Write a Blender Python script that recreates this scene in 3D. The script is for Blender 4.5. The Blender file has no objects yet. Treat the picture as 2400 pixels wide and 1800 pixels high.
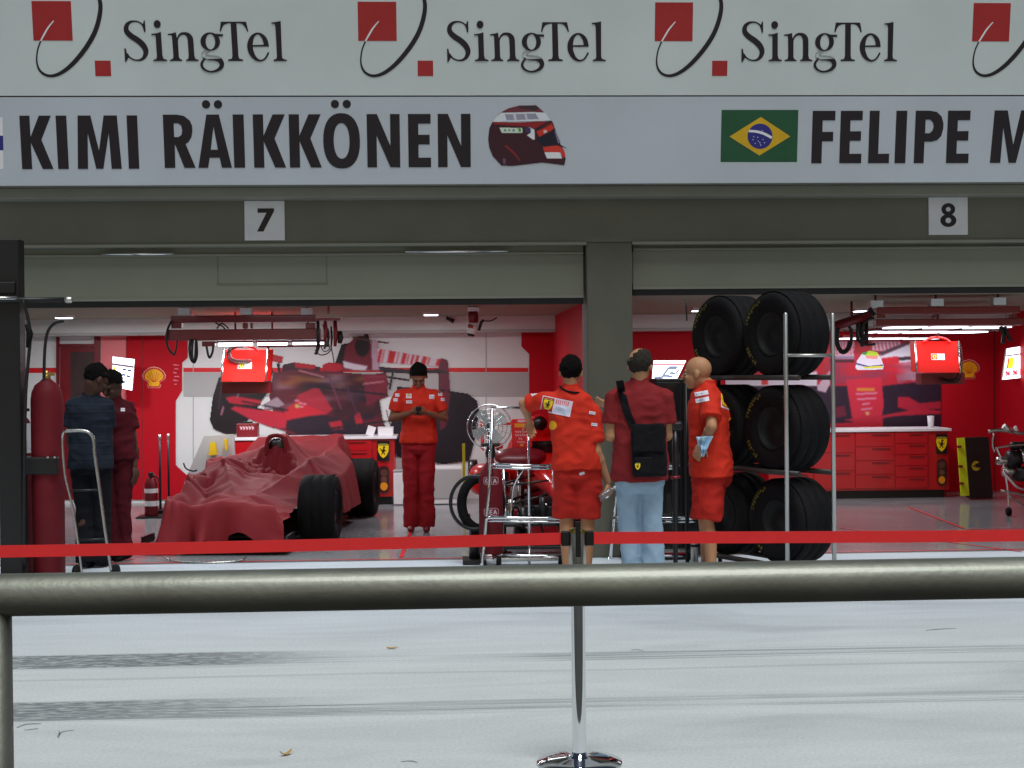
import bpy, bmesh, math, random
import numpy as np
from mathutils import Vector, Matrix, noise, geometry
from mathutils.bvhtree import BVHTree
random.seed(7)
SC = bpy.context.scene
COL = SC.collection
R = math.radians

# ---------------------------------------------------------------- camera
F, CX, CY, EYE = 3400.0, 1200.0, 900.0, 1.67
LAMP = 0.58                            # strength of the garage lamps
YAW, PITCH, ROLL = R(2.7), R(0.6), R(0.56)
fw = Vector((math.sin(YAW)*math.cos(PITCH), math.cos(YAW)*math.cos(PITCH), -math.sin(PITCH)))
rt0 = Vector((math.cos(YAW), -math.sin(YAW), 0)); up0 = rt0.cross(fw)
rt = rt0*math.cos(ROLL) - up0*math.sin(ROLL); up = up0*math.cos(ROLL) + rt0*math.sin(ROLL)
CAM = Vector((0, 0, EYE))
cam = bpy.data.cameras.new("camera"); cam.lens = 36*F/2400; cam.sensor_width = 36; cam.clip_end = 500
co = bpy.data.objects.new("camera", cam); COL.objects.link(co)
M = Matrix((rt, up, -fw)).transposed().to_4x4(); M.translation = CAM; co.matrix_world = M
SC.camera = co
def ray(px, py): return (fw + rt*((px-CX)/F) - up*((py-CY)/F))
def P(px, py, Y):                      # photo pixel -> point at world depth Y
    d = ray(px, py); return CAM + d*(Y/d.y)
def G(px, py, z=0.0):                  # photo pixel -> point on the horizontal plane z
    d = ray(px, py); return CAM + d*((z-EYE)/d.z)

# ---------------------------------------------------------------- world, floodlight, exposure
SUN_EL, SUN_AZ = R(66), R(205)         # floodlights high above and behind the viewer
w = bpy.data.worlds.new("World"); SC.world = w; w.use_nodes = True
wn = w.node_tree.nodes; sky = wn.new('ShaderNodeTexSky'); sky.sky_type = 'NISHITA'; sky.sun_disc = False
sky.sun_elevation = R(25); sky.sun_rotation = R(180)
wn['Background'].inputs['Strength'].default_value = 0.03
w.node_tree.links.new(sky.outputs[0], wn['Background'].inputs['Color'])
sl = bpy.data.lights.new("floodlight", 'SUN'); sl.energy = 2.65; sl.angle = R(34); sl.color = (0.97, 1.0, .99)
so = bpy.data.objects.new("floodlight", sl); COL.objects.link(so)
ldir = Vector((math.sin(R(-18))*math.cos(SUN_EL), math.cos(R(-18))*math.cos(SUN_EL), -math.sin(SUN_EL)))
so.rotation_euler = ldir.to_track_quat('-Z', 'Y').to_euler(); so.location = (0, -5, 12)
SC.view_settings.view_transform = 'Standard'; SC.view_settings.look = 'None'
SC.view_settings.exposure = 0.0; SC.view_settings.gamma = 1.0

# ---------------------------------------------------------------- materials
def lin(c):
    if isinstance(c, (int, float)): c = (c, c, c)
    return tuple(((v/255)/12.92 if v/255 <= .04045 else ((v/255+.055)/1.055)**2.4) for v in c)
MATS = {}
def mat(name, c, rough=.6, metal=0., var=.12, vs=6., bump=0., bs=40., spec=.5, coat=0., emit=0., streak=None, attr=None, trans=0.):
    if name in MATS: return MATS[name]
    m = bpy.data.materials.new(name); m.use_nodes = True; nt = m.node_tree; b = nt.nodes['Principled BSDF']
    L = nt.links
    c = lin(c)
    b.inputs['Roughness'].default_value = rough; b.inputs['Metallic'].default_value = metal
    b.inputs['Specular IOR Level'].default_value = spec; b.inputs['Coat Weight'].default_value = coat
    b.inputs['Coat Roughness'].default_value = .08
    tc = nt.nodes.new('ShaderNodeTexCoord'); mp = nt.nodes.new('ShaderNodeMapping')
    if streak: mp.inputs['Scale'].default_value = streak
    L.new(tc.outputs['Object'], mp.inputs['Vector'])
    n = nt.nodes.new('ShaderNodeTexNoise'); n.inputs['Scale'].default_value = vs; n.inputs['Detail'].default_value = 5
    L.new(mp.outputs[0], n.inputs['Vector'])
    mx = nt.nodes.new('ShaderNodeMix'); mx.data_type = 'RGBA'; mx.blend_type = 'MULTIPLY'; mx.inputs['Factor'].default_value = 1
    cr = nt.nodes.new('ShaderNodeMapRange'); cr.inputs['From Min'].default_value = .3; cr.inputs['From Max'].default_value = .7
    cr.inputs['To Min'].default_value = 1-var; cr.inputs['To Max'].default_value = 1+var*.4
    L.new(n.outputs['Fac'], cr.inputs['Value'])
    if attr:
        at = nt.nodes.new('ShaderNodeAttribute'); at.attribute_name = attr; L.new(at.outputs['Color'], mx.inputs['A'])
    else: mx.inputs['A'].default_value = (*c, 1)
    L.new(cr.outputs[0], mx.inputs['B']); L.new(mx.outputs['Result'], b.inputs['Base Color'])
    rr = nt.nodes.new('ShaderNodeMapRange'); rr.inputs['To Min'].default_value = max(0, rough-.08*(rough > .1)); rr.inputs['To Max'].default_value = min(1, rough+.1*(rough > .1))
    L.new(n.outputs['Fac'], rr.inputs['Value']); L.new(rr.outputs[0], b.inputs['Roughness'])
    if bump:
        n2 = nt.nodes.new('ShaderNodeTexNoise'); n2.inputs['Scale'].default_value = bs; n2.inputs['Detail'].default_value = 4
        L.new(mp.outputs[0], n2.inputs['Vector']); bp = nt.nodes.new('ShaderNodeBump'); bp.inputs['Strength'].default_value = bump
        bp.inputs['Distance'].default_value = .02; L.new(n2.outputs['Fac'], bp.inputs['Height']); L.new(bp.outputs[0], b.inputs['Normal'])
    if emit:
        if attr: L.new(at.outputs['Color'], b.inputs['Emission Color'])
        else: b.inputs['Emission Color'].default_value = (*c, 1)
        b.inputs['Emission Strength'].default_value = emit
    if trans:
        b.inputs['Transmission Weight'].default_value = trans
    MATS[name] = m; return m
def gm(n): return MATS[n]
mat('concrete_wall', (132, 134, 124), .75, var=.10, vs=2.5, bump=.15)
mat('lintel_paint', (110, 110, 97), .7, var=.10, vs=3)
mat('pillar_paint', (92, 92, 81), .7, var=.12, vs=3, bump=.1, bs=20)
mat('ledge_paint', (130, 131, 120), .6, var=.08, vs=3)
mat('shutter', (122, 126, 112), .5, var=.06, vs=2)
mat('rubber_seal', (14, 14, 14), .8)
mat('board_white', (206, 216, 215), .45, var=.07, vs=.9, bump=.25, bs=1.3)
mat('name_white', (190, 198, 207), .45, var=.07, vs=.9, bump=.25, bs=1.3)
mat('plate_white', (226, 228, 232), .5, var=.05)
mat('ink_black', (26, 18, 26), .5, var=.1)
mat('ink_red', (168, 36, 38), .5, var=.06)
mat('ink_blue', (44, 42, 128), .5)
mat('ink_green', (28, 84, 54), .5)
mat('ink_yellow', (215, 172, 28), .5)
mat('white', (232, 232, 235), .5, var=.05)
mat('interior_white', (228, 234, 234), .5, var=.03, vs=2)
mat('interior_grey', (178, 180, 180), .5, var=.04, vs=2)
mat('ceiling_paint', (140, 144, 126), .8, var=.05, vs=3)
mat('red_panel', (192, 14, 34), .6, var=.05, vs=2, spec=.2)
mat('pink_sheen', (236, 120, 125), .4, var=.04, vs=2, coat=.2)  # glossy red reflection on the wall strip, put into the base colour
mat('red_line', (215, 20, 35), .45, var=.05)
mat('cabinet_red', (190, 16, 28), .3, var=.05, coat=.4)
mat('dark_red', (120, 12, 28), .4, var=.15, coat=.2)
mat('cloth_red', (132, 26, 36), .74, var=.06, vs=7, bump=.12, bs=60, spec=.4)
mat('car_red', (225, 20, 18), .32, var=.05, coat=.25)
mat('shirt_red', (210, 50, 32), .75, var=.08, vs=14, bump=.3, bs=120, spec=.2)
mat('shorts_red', (188, 42, 34), .8, var=.08, vs=14, bump=.3, bs=120, spec=.2)
mat('trouser_red', (158, 28, 36), .8, var=.1, vs=14, bump=.3, bs=120, spec=.2)
mat('polo_red', (134, 38, 42), .85, var=.08, vs=14, bump=.3, bs=120, spec=.2)
mat('jeans', (158, 184, 206), .9, var=.14, vs=10, bump=.4, bs=150, spec=.15)
mat('shade_red', (78, 15, 26), .85, var=.2, vs=12, bump=.3, bs=120, spec=.2)  # team red darkened in the colour to look as if in shade
mat('skin_shade', (80, 54, 44), .6, var=.1, vs=25, spec=.3)  # skin tone lowered to stand in for shade
mat('shade_stripe', (34, 41, 54), .9, var=.5, vs=9, streak=(.2, .2, 7), spec=.2)  # dark blue stripes, darkened further in place of shade
mat('dark_cloth', (22, 22, 28), .9, var=.2, vs=12, bump=.3, spec=.2)
mat('skin', (186, 136, 100), .55, var=.07, vs=25, spec=.35)
mat('skin_dark', (128, 86, 64), .55, var=.07, vs=25, spec=.35)
mat('hair', (17, 13, 12), .9, var=.5, vs=90, bump=.8, bs=160, spec=.15)
mat('hair_grey', (46, 39, 32), .9, var=.4, vs=90, bump=.6, bs=220)
mat('black_rubber', (15, 14, 17), .78, var=.35, vs=7, bump=.35, bs=60, spec=.22)
mat('tyre_wall', (16, 16, 19), .5, var=.25, vs=12, spec=.4)
mat('black_plastic', (15, 15, 18), .45, var=.2)
mat('tyre_letter', (120, 112, 26), .6, var=.2)
mat('chrome', (230, 232, 235), .06, 1., var=.03)
mat('steel', (190, 190, 186), .26, 1., var=.12, vs=10)
mat('rail_steel', (140, 142, 131), .50, .78, var=.24, vs=4, bump=.06, bs=60, coat=.3)
mat('hood_red', (205, 20, 12), .65, var=.06, spec=.12)
mat('garage_side', (205, 202, 195), .7, var=.05, vs=2)
mat('alu', (200, 200, 196), .4, 1., var=.1)
mat('rim_grey', (60, 60, 64), .4, .8, var=.2)
mat('rim_dark', (12, 12, 14), .7, .0, var=.2)
mat('carbon', (14, 14, 18), .35, var=.2, coat=.4)
mat('belt_red', (240, 44, 46), .6, var=.05, vs=20, bump=.1, bs=300)
mat('brass', (190, 160, 90), .3, 1., var=.1)
mat('gas_red', (108, 22, 32), .62, var=.2, spec=.25)
mat('yellow_green', (205, 225, 20), .5, var=.06)
mat('yellow', (235, 200, 15), .5, var=.06)
mat('rag_blue', (170, 205, 230), .9, var=.2, vs=20, spec=.1)
mat('counter_white', (240, 240, 245), .3, var=.03)
mat('bag_black', (20, 19, 24), .85, var=.25, vs=10, bump=.3, spec=.2)
mat('lamp_tube', (235, 245, 255), .4, emit=9.)
mat('lamp_soft', (240, 246, 255), .4, emit=2.4)
mat('lamp_panel', (240, 246, 255), .4, emit=5.)
mat('print', (255, 255, 255), .5, var=.04, attr='Col')
mat('print_gloss', (255, 255, 255), .3, var=.04, attr='Col', coat=.3)
mat('lightbox', (255, 255, 255), .4, attr='Col', emit=3.2)
mat('bottle_plastic', (225, 230, 235), .1, var=.02, trans=.85)
mat('leaf', (196, 160, 90), .8, var=.2)
mat('asphalt', (62, 62, 60), .9, var=.2, vs=30, bump=.4, bs=150)

# ---------------------------------------------------------------- mesh helpers
def put(o, parent=None):
    COL.objects.link(o)
    if parent is not None: o.parent = parent
    return o
def root_matrix(o):
    while o.parent is not None: o = o.parent
    return Matrix.Translation(o.location) @ o.rotation_euler.to_matrix().to_4x4()
def thing(name, label, cat, loc=(0, 0, 0), rotz=0, group=None):
    o = bpy.data.objects.new(name, None); o.empty_display_size = .1; o.location = loc; o.rotation_euler = (0, 0, rotz)
    put(o); o['label'] = label; o['category'] = cat
    if group: o['group'] = group
    return o
def tag(o, label, cat, group=None, kind=None):
    o['label'] = label; o['category'] = cat
    if group: o['group'] = group
    if kind: o['kind'] = kind
    return o
class MB:
    def __init__(s): s.v = []; s.f = []; s.m = []; s.sm = []
    def add(s, vs, fs, mi=0, smooth=False):
        k = len(s.v); s.v += [Vector(a) for a in vs]
        for f in fs: s.f.append([i+k for i in f]); s.m.append(mi); s.sm.append(smooth)
        return s
    def box(s, c, d, rot=None, mi=0, bev=0.):
        c = Vector(c); d = Vector(d)/2
        bm = bmesh.new(); bmesh.ops.create_cube(bm, size=1)
        for v in bm.verts: v.co = Vector((v.co.x*2*d.x, v.co.y*2*d.y, v.co.z*2*d.z))
        if bev: bmesh.ops.bevel(bm, geom=bm.edges[:], offset=bev, segments=2, affect='EDGES', profile=.5)
        bm.verts.index_update()
        vs = [(rot @ v.co if rot else v.co)+c for v in bm.verts]; fs = [[v.index for v in f.verts] for f in bm.faces]
        bm.free(); return s.add(vs, fs, mi)
    def box2(s, a, b, mi=0, bev=0.):
        a = Vector(a); b = Vector(b); return s.box((a+b)/2, [abs(x) for x in (b-a)], None, mi, bev)
    def tube(s, pts, r, n=10, mi=0, closed=False, caps=True, smoothpath=0):
        pts = [Vector(p) for p in pts]
        if smoothpath: pts = cr(pts, smoothpath, closed)
        N = len(pts); rs = r if isinstance(r, (list, tuple)) else [r]*N
        if len(rs) != N: rs = [rs[min(len(rs)-1, int(i*(len(rs)-1)/max(1, N-1)+.5))] for i in range(N)]
        vs = []; prev = None
        for i in range(N):
            a = pts[(i-1) % N] if (closed or i > 0) else pts[0]; b = pts[(i+1) % N] if (closed or i < N-1) else pts[-1]
            t = (b-a).normalized()
            u = (prev - t*prev.dot(t)) if prev is not None else t.orthogonal()
            if u.length < 1e-6: u = t.orthogonal()
            u.normalize(); prev = u; v = t.cross(u)
            for j in range(n):
                an = 2*math.pi*j/n; vs.append(pts[i]+(u*math.cos(an)+v*math.sin(an))*rs[i])
        fs = []
        for i in range(N if closed else N-1):
            for j in range(n):
                a = i*n+j; b = i*n+(j+1) % n; c = ((i+1) % N)*n+(j+1) % n; d = ((i+1) % N)*n+j; fs.append((a, b, c, d))
        s.add(vs, fs, mi, True)
        if caps and not closed: s.add([vs[j] for j in range(n)], [list(range(n))[::-1]], mi); s.add(vs[-n:], [list(range(n))], mi)
        return s
    def lathe(s, prof, c=(0, 0, 0), axis='Z', n=32, mi=0, smooth=True, rot=None):
        c = Vector(c); vs = []
        for (r, z) in prof:
            for j in range(n):
                a = 2*math.pi*j/n; p = Vector((r*math.cos(a), r*math.sin(a), z))
                if axis == 'X': p = Vector((p.z, p.x, p.y))
                if axis == 'Y': p = Vector((p.x, p.z, p.y))
                if rot: p = rot @ p
                vs.append(p+c)
        fs = [(i*n+j, i*n+(j+1) % n, (i+1)*n+(j+1) % n, (i+1)*n+j) for i in range(len(prof)-1) for j in range(n)]
        return s.add(vs, fs, mi, smooth)
    def prism(s, loops, fn, t=.004, mi=0):        # 2D loops (first outer, rest holes); fn(x,y,h) -> 3D
        flat = [Vector((x, y, 0)) for lp in loops for (x, y) in lp]
        tri = geometry.tessellate_polygon([[Vector((x, y, 0)) for (x, y) in lp] for lp in loops])
        n = len(flat)
        top = [fn(p.x, p.y, t) for p in flat]; bot = [fn(p.x, p.y, 0) for p in flat]
        s.add(top, [list(q) for q in tri], mi)
        k = 0
        for lp in loops:
            m = len(lp)
            s.add([top[k+i] for i in range(m)]+[bot[k+i] for i in range(m)], [(i, (i+1) % m, m+(i+1) % m, m+i) for i in range(m)], mi)
            k += m
        return s
    def build(s, name, mats, parent=None, world=False, smooth=None):
        vs = s.v
        if world and parent is not None:
            inv = root_matrix(parent).inverted(); vs = [inv @ v for v in vs]
        me = bpy.data.meshes.new(name); me.from_pydata([tuple(v) for v in vs], [], s.f)
        if not isinstance(mats, (list, tuple)): mats = [mats]
        for m in mats: me.materials.append(gm(m) if isinstance(m, str) else m)
        me.polygons.foreach_set('material_index', s.m); me.polygons.foreach_set('use_smooth', s.sm if smooth is None else [smooth]*len(s.f))
        bm = bmesh.new(); bm.from_mesh(me); bmesh.ops.remove_doubles(bm, verts=bm.verts, dist=1e-5)
        bmesh.ops.recalc_face_normals(bm, faces=bm.faces); bm.to_mesh(me); bm.free()
        o = bpy.data.objects.new(name, me); return put(o, parent)
def cr(pts, k=6, closed=False):
    pts = [Vector(p) for p in pts]; n = len(pts); out = []
    for i in range(n if closed else n-1):
        p0 = pts[(i-1) % n] if (closed or i > 0) else pts[i]; p1 = pts[i]; p2 = pts[(i+1) % n]; p3 = pts[(i+2) % n] if (closed or i+2 < n) else p2
        for j in range(k):
            t = j/k; out.append(.5*((2*p1)+(p2-p0)*t+(2*p0-5*p1+4*p2-p3)*t*t+(3*p1-3*p2-p0+p3)*t**3))
    if not closed: out.append(pts[-1])
    return out
def ribbon(pts, k=8):                 # (x,y,w) variable-width stroke -> closed 2D loop
    c = cr([Vector(p) for p in pts], k); L_ = []; R_ = []
    for i, p in enumerate(c):
        a = c[max(0, i-1)]; b = c[min(len(c)-1, i+1)]; d = Vector((b.x-a.x, b.y-a.y)); d.normalize()
        nx, ny = -d.y, d.x; L_.append((p.x+nx*p.z/2, p.y+ny*p.z/2)); R_.append((p.x-nx*p.z/2, p.y-ny*p.z/2))
    return L_+R_[::-1]
def ell(cx, cy, rx, ry, n=32, rot=0, e=2.):
    o = []
    for i in range(n):
        a = 2*math.pi*i/n; x = math.copysign(abs(math.cos(a))**(2/e), math.cos(a))*rx; y = math.copysign(abs(math.sin(a))**(2/e), math.sin(a))*ry
        o.append((cx+x*math.cos(rot)-y*math.sin(rot), cy+x*math.sin(rot)+y*math.cos(rot)))
    return o

# ---------------------------------------------------------------- printed pictures (albedo painted on a fine grid)
class Img:
    def __init__(s, x0, y0, x1, y1, res, bg=None):
        s.x0, s.y0, s.res = x0, y0, res; s.nx = int(round((x1-x0)/res))+1; s.ny = int(round((y1-y0)/res))+1
        s.c = np.zeros((s.ny, s.nx, 3)); s.a = np.zeros((s.ny, s.nx), bool)
        s.X, s.Y = np.meshgrid(x0+np.arange(s.nx)*res, y0+np.arange(s.ny)*res)
        if bg is not None: s.c[:] = bg; s.a[:] = True
    def mask(s, pts):
        x, y = s.X, s.Y; ins = np.zeros(x.shape, bool); n = len(pts); j = n-1
        for i in range(n):
            xi, yi = pts[i]; xj, yj = pts[j]
            if yi != yj: ins ^= ((yi > y) != (yj > y)) & (x < (xj-xi)*(y-yi)/(yj-yi)+xi)
            j = i
        return ins
    def poly(s, pts, col, op=1., keep=False):
        m = s.mask(pts)
        if keep: m &= s.a
        s.c[m] = s.c[m]*(1-op)+np.array(col, float)*op
        if not keep: s.a |= m
        return s
    def ell(s, cx, cy, rx, ry, col, rot=0, **k): return s.poly(ell(cx, cy, rx, ry, 40, rot), col, **k)
    def rect(s, x0, y0, x1, y1, col, **k): return s.poly([(x0, y0), (x1, y0), (x1, y1), (x0, y1)], col, **k)
    def line(s, pts, w, col, **k): return s.poly(ribbon([(p[0], p[1], w if len(p) < 3 else p[2]) for p in pts], 5), col, **k)
    def blurx(s, y0, y1, x0, x1, n, ang=0.):
        j0, j1 = int((y0-s.y0)/s.res), int((y1-s.y0)/s.res); i0, i1 = int((x0-s.x0)/s.res), int((x1-s.x0)/s.res)
        a = s.c.copy(); acc = np.zeros_like(a); cnt = 0
        for k in range(-n, n+1): acc += np.roll(np.roll(a, k, 1), int(k*ang), 0); cnt += 1
        s.c[j0:j1, i0:i1] = (acc/cnt)[j0:j1, i0:i1]; return s
    def soft(s, n=1):
        for _ in range(n):
            w_ = s.a.astype(float)[..., None]; acc = np.zeros_like(s.c); ws = np.zeros_like(w_)
            for dy in (-1, 0, 1):
                for dx in (-1, 0, 1): acc += np.roll(np.roll(s.c*w_, dy, 0), dx, 1); ws += np.roll(np.roll(w_, dy, 0), dx, 1)
            s.c = np.where(s.a[..., None], acc/np.maximum(ws, 1), s.c)
        return s
    def speckle(s, pts, col, amt, seed, sc=.1):
        m = s.mask(pts); rng = np.random.RandomState(seed)
        h, wd = s.c.shape[:2]; g = rng.rand(max(2, int(h*sc))+1, max(2, int(wd*sc*.35))+1)
        yy = np.linspace(0, g.shape[0]-1.001, h); xx = np.linspace(0, g.shape[1]-1.001, wd)
        yi = yy.astype(int); xi = xx.astype(int); fy = (yy-yi)[:, None]; fx = (xx-xi)[None, :]
        q = (g[yi][:, xi]*(1-fy)*(1-fx)+g[yi+1][:, xi]*fy*(1-fx)+g[yi][:, xi+1]*(1-fy)*fx+g[yi+1][:, xi+1]*fy*fx)
        q = np.clip((q-.45)*3, 0, 1)*amt
        q = (q*m)[..., None]; s.c = s.c*(1-q)+np.array(col, float)*q; return s
    def mesh(s, name, material, fn, parent=None, world=False):
        idx = -np.ones((s.ny, s.nx), int); keep = s.a[:-1, :-1] & s.a[1:, :-1] & s.a[:-1, 1:] & s.a[1:, 1:]
        use = np.zeros_like(s.a); use[:-1, :-1] |= keep; use[1:, :-1] |= keep; use[:-1, 1:] |= keep; use[1:, 1:] |= keep
        vs = []; cols = []; inv = root_matrix(parent).inverted() if (world and parent is not None) else None
        c = np.clip(s.c, 0, 255)/255; lc = np.where(c <= .04045, c/12.92, ((c+.055)/1.055)**2.4)
        for j in range(s.ny):
            for i in range(s.nx):
                if use[j, i]:
                    p = fn(s.x0+i*s.res, s.y0+j*s.res)
                    if p is None: keep[max(0, j-1):j+1, max(0, i-1):i+1] = False; p = Vector((0, 0, 0))
                    idx[j, i] = len(vs); vs.append(tuple(inv @ p) if inv is not None else tuple(p)); cols.append((*lc[j, i], 1.))
        fs = [(idx[j, i], idx[j+1, i], idx[j+1, i+1], idx[j, i+1]) for j, i in zip(*np.nonzero(keep))]
        me = bpy.data.meshes.new(name); me.from_pydata(vs, [], [tuple(map(int, f)) for f in fs])
        at = me.color_attributes.new('Col', 'FLOAT_COLOR', 'POINT'); at.data.foreach_set('color', np.array(cols, float).ravel())
        me.materials.append(gm(material)); o = bpy.data.objects.new(name, me); return put(o, parent)
# ================================================================ GROUND
YF = 12.70                              # facade plane
YB = 18.70                              # back wall plane
def ground_material():
    m = bpy.data.materials.new('pit_concrete'); m.use_nodes = True; nt = m.node_tree; L = nt.links; N = nt.nodes.new; b = nt.nodes['Principled BSDF']
    geo = N('ShaderNodeNewGeometry'); sep = N('ShaderNodeSeparateXYZ'); L.new(geo.outputs['Position'], sep.inputs[0])
    def math_(op, a, b_=None, c_=None):
        n = N('ShaderNodeMath'); n.operation = op
        for i, v in enumerate((a, b_, c_)):
            if v is None: continue
            if isinstance(v, (int, float)): n.inputs[i].default_value = v
            else: L.new(v, n.inputs[i])
        return n.outputs[0]
    def rng(v, a, b_, c=0., d=1.):
        n = N('ShaderNodeMapRange'); n.interpolation_type = 'SMOOTHSTEP'
        L.new(v, n.inputs[0]); n.inputs[1].default_value = a; n.inputs[2].default_value = b_; n.inputs[3].default_value = c; n.inputs[4].default_value = d
        return n.outputs[0]
    def nz(scale, det, mp=(1, 1, 1), rot=0, dist=0):
        k = N('ShaderNodeMapping'); k.inputs['Scale'].default_value = mp; k.inputs['Rotation'].default_value = (0, 0, rot)
        L.new(geo.outputs['Position'], k.inputs[0]); n = N('ShaderNodeTexNoise'); n.inputs['Scale'].default_value = scale; n.inputs['Detail'].default_value = det
        n.inputs['Distortion'].default_value = dist; L.new(k.outputs[0], n.inputs['Vector']); return n.outputs['Fac']
    X, Y = sep.outputs[0], sep.outputs[1]
    wob = math_('MULTIPLY', math_('SUBTRACT', nz(.35, 2), .5), .12)
    Yw = math_('ADD', Y, wob)
    def band(y0, y1, soft=.03): return math_('MULTIPLY', rng(Yw, y0-soft, y0+soft), rng(Yw, y1-soft, y1+soft, 1, 0))
    lines = rng(nz(1., 5, (.3, 46, 1)), .46, .56)
    lug = rng(nz(1., 5, (11, 42, 1), R(24), .7), .36, .58, .40, 1.)
    blot = rng(nz(1.1, 3, (.7, .6, 1)), .30, .52, .25, 1.)
    left = rng(X, -1.5, -.4, 1, 0)
    left2 = rng(X, -.9, 1.2, 1, 0)
    s1 = math_('MULTIPLY', band(8.30, 8.68), math_('MULTIPLY', left, math_('MULTIPLY', lug, .66)))
    s1b = math_('MULTIPLY', band(8.26, 8.50), math_('MULTIPLY', math_('MULTIPLY', lines, blot), .42))
    s2 = math_('MULTIPLY', band(7.06, 7.46), math_('MULTIPLY', rng(X, -1.9, -.2, 1, 0), math_('MULTIPLY', lug, .62)))
    s2b = math_('MULTIPLY', band(7.03, 7.30), math_('MULTIPLY', lines, math_('ADD', math_('MULTIPLY', left2, .35), math_('MULTIPLY', blot, .28))))
    s3 = math_('MULTIPLY', band(7.97, 8.01, .02), .18)
    sk = math_('MULTIPLY', band(9.6, 10.4, .5), math_('MULTIPLY', rng(nz(.8, 4, (.5, 2.2, 1), R(-28), 1.2), .5, .68), .22))
    dirt = math_('MULTIPLY', rng(nz(.9, 6, (.5, 1.4, 1), .3, .8), .48, .72), .16)
    tot = s1
    for q in (s1b, s2, s2b, s3, sk, dirt): tot = math_('MAXIMUM', tot, q)
    far = rng(Y, 7.0, 12.0)
    col = N('ShaderNodeMix'); col.data_type = 'RGBA'; col.inputs['A'].default_value = (*lin((208, 213, 213)), 1); col.inputs['B'].default_value = (*lin((194, 204, 214)), 1)
    L.new(far, col.inputs['Factor'])
    fin = N('ShaderNodeMix'); fin.data_type = 'RGBA'; fin.inputs['B'].default_value = (*lin((84, 92, 98)), 1)
    L.new(math_('MINIMUM', math_('MULTIPLY', tot, 1.3), 1.), fin.inputs['Factor']); L.new(col.outputs['Result'], fin.inputs['A'])
    gr = N('ShaderNodeMix'); gr.data_type = 'RGBA'; gr.blend_type = 'MULTIPLY'; gr.inputs['Factor'].default_value = 1
    fine = math_('MULTIPLY', rng(nz(60, 4), .3, .7, .90, 1.04), rng(nz(2.2, 6, (.35, 1.6, 1), .15, 1.), .3, .7, .93, 1.03)); L.new(fin.outputs['Result'], gr.inputs['A']); L.new(fine, gr.inputs['B'])
    L.new(gr.outputs['Result'], b.inputs['Base Color']); b.inputs['Roughness'].default_value = .72
    bp = N('ShaderNodeBump'); bp.inputs['Strength'].default_value = .15; bp.inputs['Distance'].default_value = .01; L.new(nz(90, 4), bp.inputs['Height']); L.new(bp.outputs[0], b.inputs['Normal'])
    return m
MATS['pit'] = ground_material()
def floor_material():
    m = mat('epoxy_floor', (150, 152, 156), .14, var=.10, vs=1.5, bump=.03, bs=4, spec=.6); return m
floor_material()
def sheet(name, x0, y0, x1, y1, z, m, kind='structure'):
    o = MB().add([(x0, y0, z), (x1, y0, z), (x1, y1, z), (x0, y1, z)], [(0, 1, 2, 3)]).build(name, m); o['kind'] = kind; return o
sheet('pit_lane', -45, 5.35, 45, YF+.02, 0, 'pit')
sheet('unseen_dark_apron', -200, -150, 200, 5.35, -.002, 'asphalt')  # unseen ground, added dark so the rail reflects something dark
sheet('garage_floor', -9, YF+.02, 9, YB+.3, .002, 'epoxy_floor')
sheet('far_ground', -200, YB+.5, 200, 300, -.01, 'asphalt')
# scuffs on the pale concrete
mat('scuff', (146, 150, 152), .8, var=.3, vs=30); mat('scuff_faint', (178, 184, 190), .8, var=.15, vs=12)
def scuff(pts, wd, m):
    g = [G(x, y) for x, y in pts]; lp = ribbon([(q.x, q.y, wd*(.35 if i in (0, len(g)-1) else 1)) for i, q in enumerate(g)], 6)
    MB().prism([lp], lambda x, y, h: Vector((x, y, .0015+h)), .0008).build('rubber_scuff', m)['kind'] = 'structure'
for pts, wd in (([(40, 1706), (62, 1698), (96, 1697)], .016), ([(56, 1712), (74, 1710), (90, 1708)], .012), ([(134, 1728), (146, 1716), (174, 1712)], .009), ([(138, 1713), (140, 1722), (136, 1731)], .006), ([(1480, 1524), (1492, 1523), (1508, 1525)], .010), ([(2170, 1478), (2200, 1475), (2240, 1473)], .016), ([(940, 1786), (962, 1784), (978, 1788)], .010)): scuff(pts, wd, 'scuff')
# painted lines on the garage floor
fl = MB()
def fline(x0, y0, x1, y1, wd, z=.006):
    a = Vector((x0, y0, z)); b = Vector((x1, y1, z)); d = (b-a).normalized(); n = Vector((-d.y, d.x, 0))*wd/2
    fl.add([a-n, b-n, b+n, a+n], [(0, 1, 2, 3)])
fline(-9, YF+.10, 9, YF+.10, .03)
a = G(2130, 1190); b = G(2260, 1240); fline(a.x, a.y, b.x, b.y, .035)
fline(b.x, b.y-.06, b.x+1.6, b.y-.06, .03); a = G(1970, 1238); b = G(2030, 1300); fline(a.x, a.y, b.x+1.4, b.y, .03)
a = G(935, 1330); fline(a.x, YF+.2, a.x+.1, 17.9, .035)
fl.build('floor_marking', 'red_line')['kind'] = 'structure'

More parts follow.
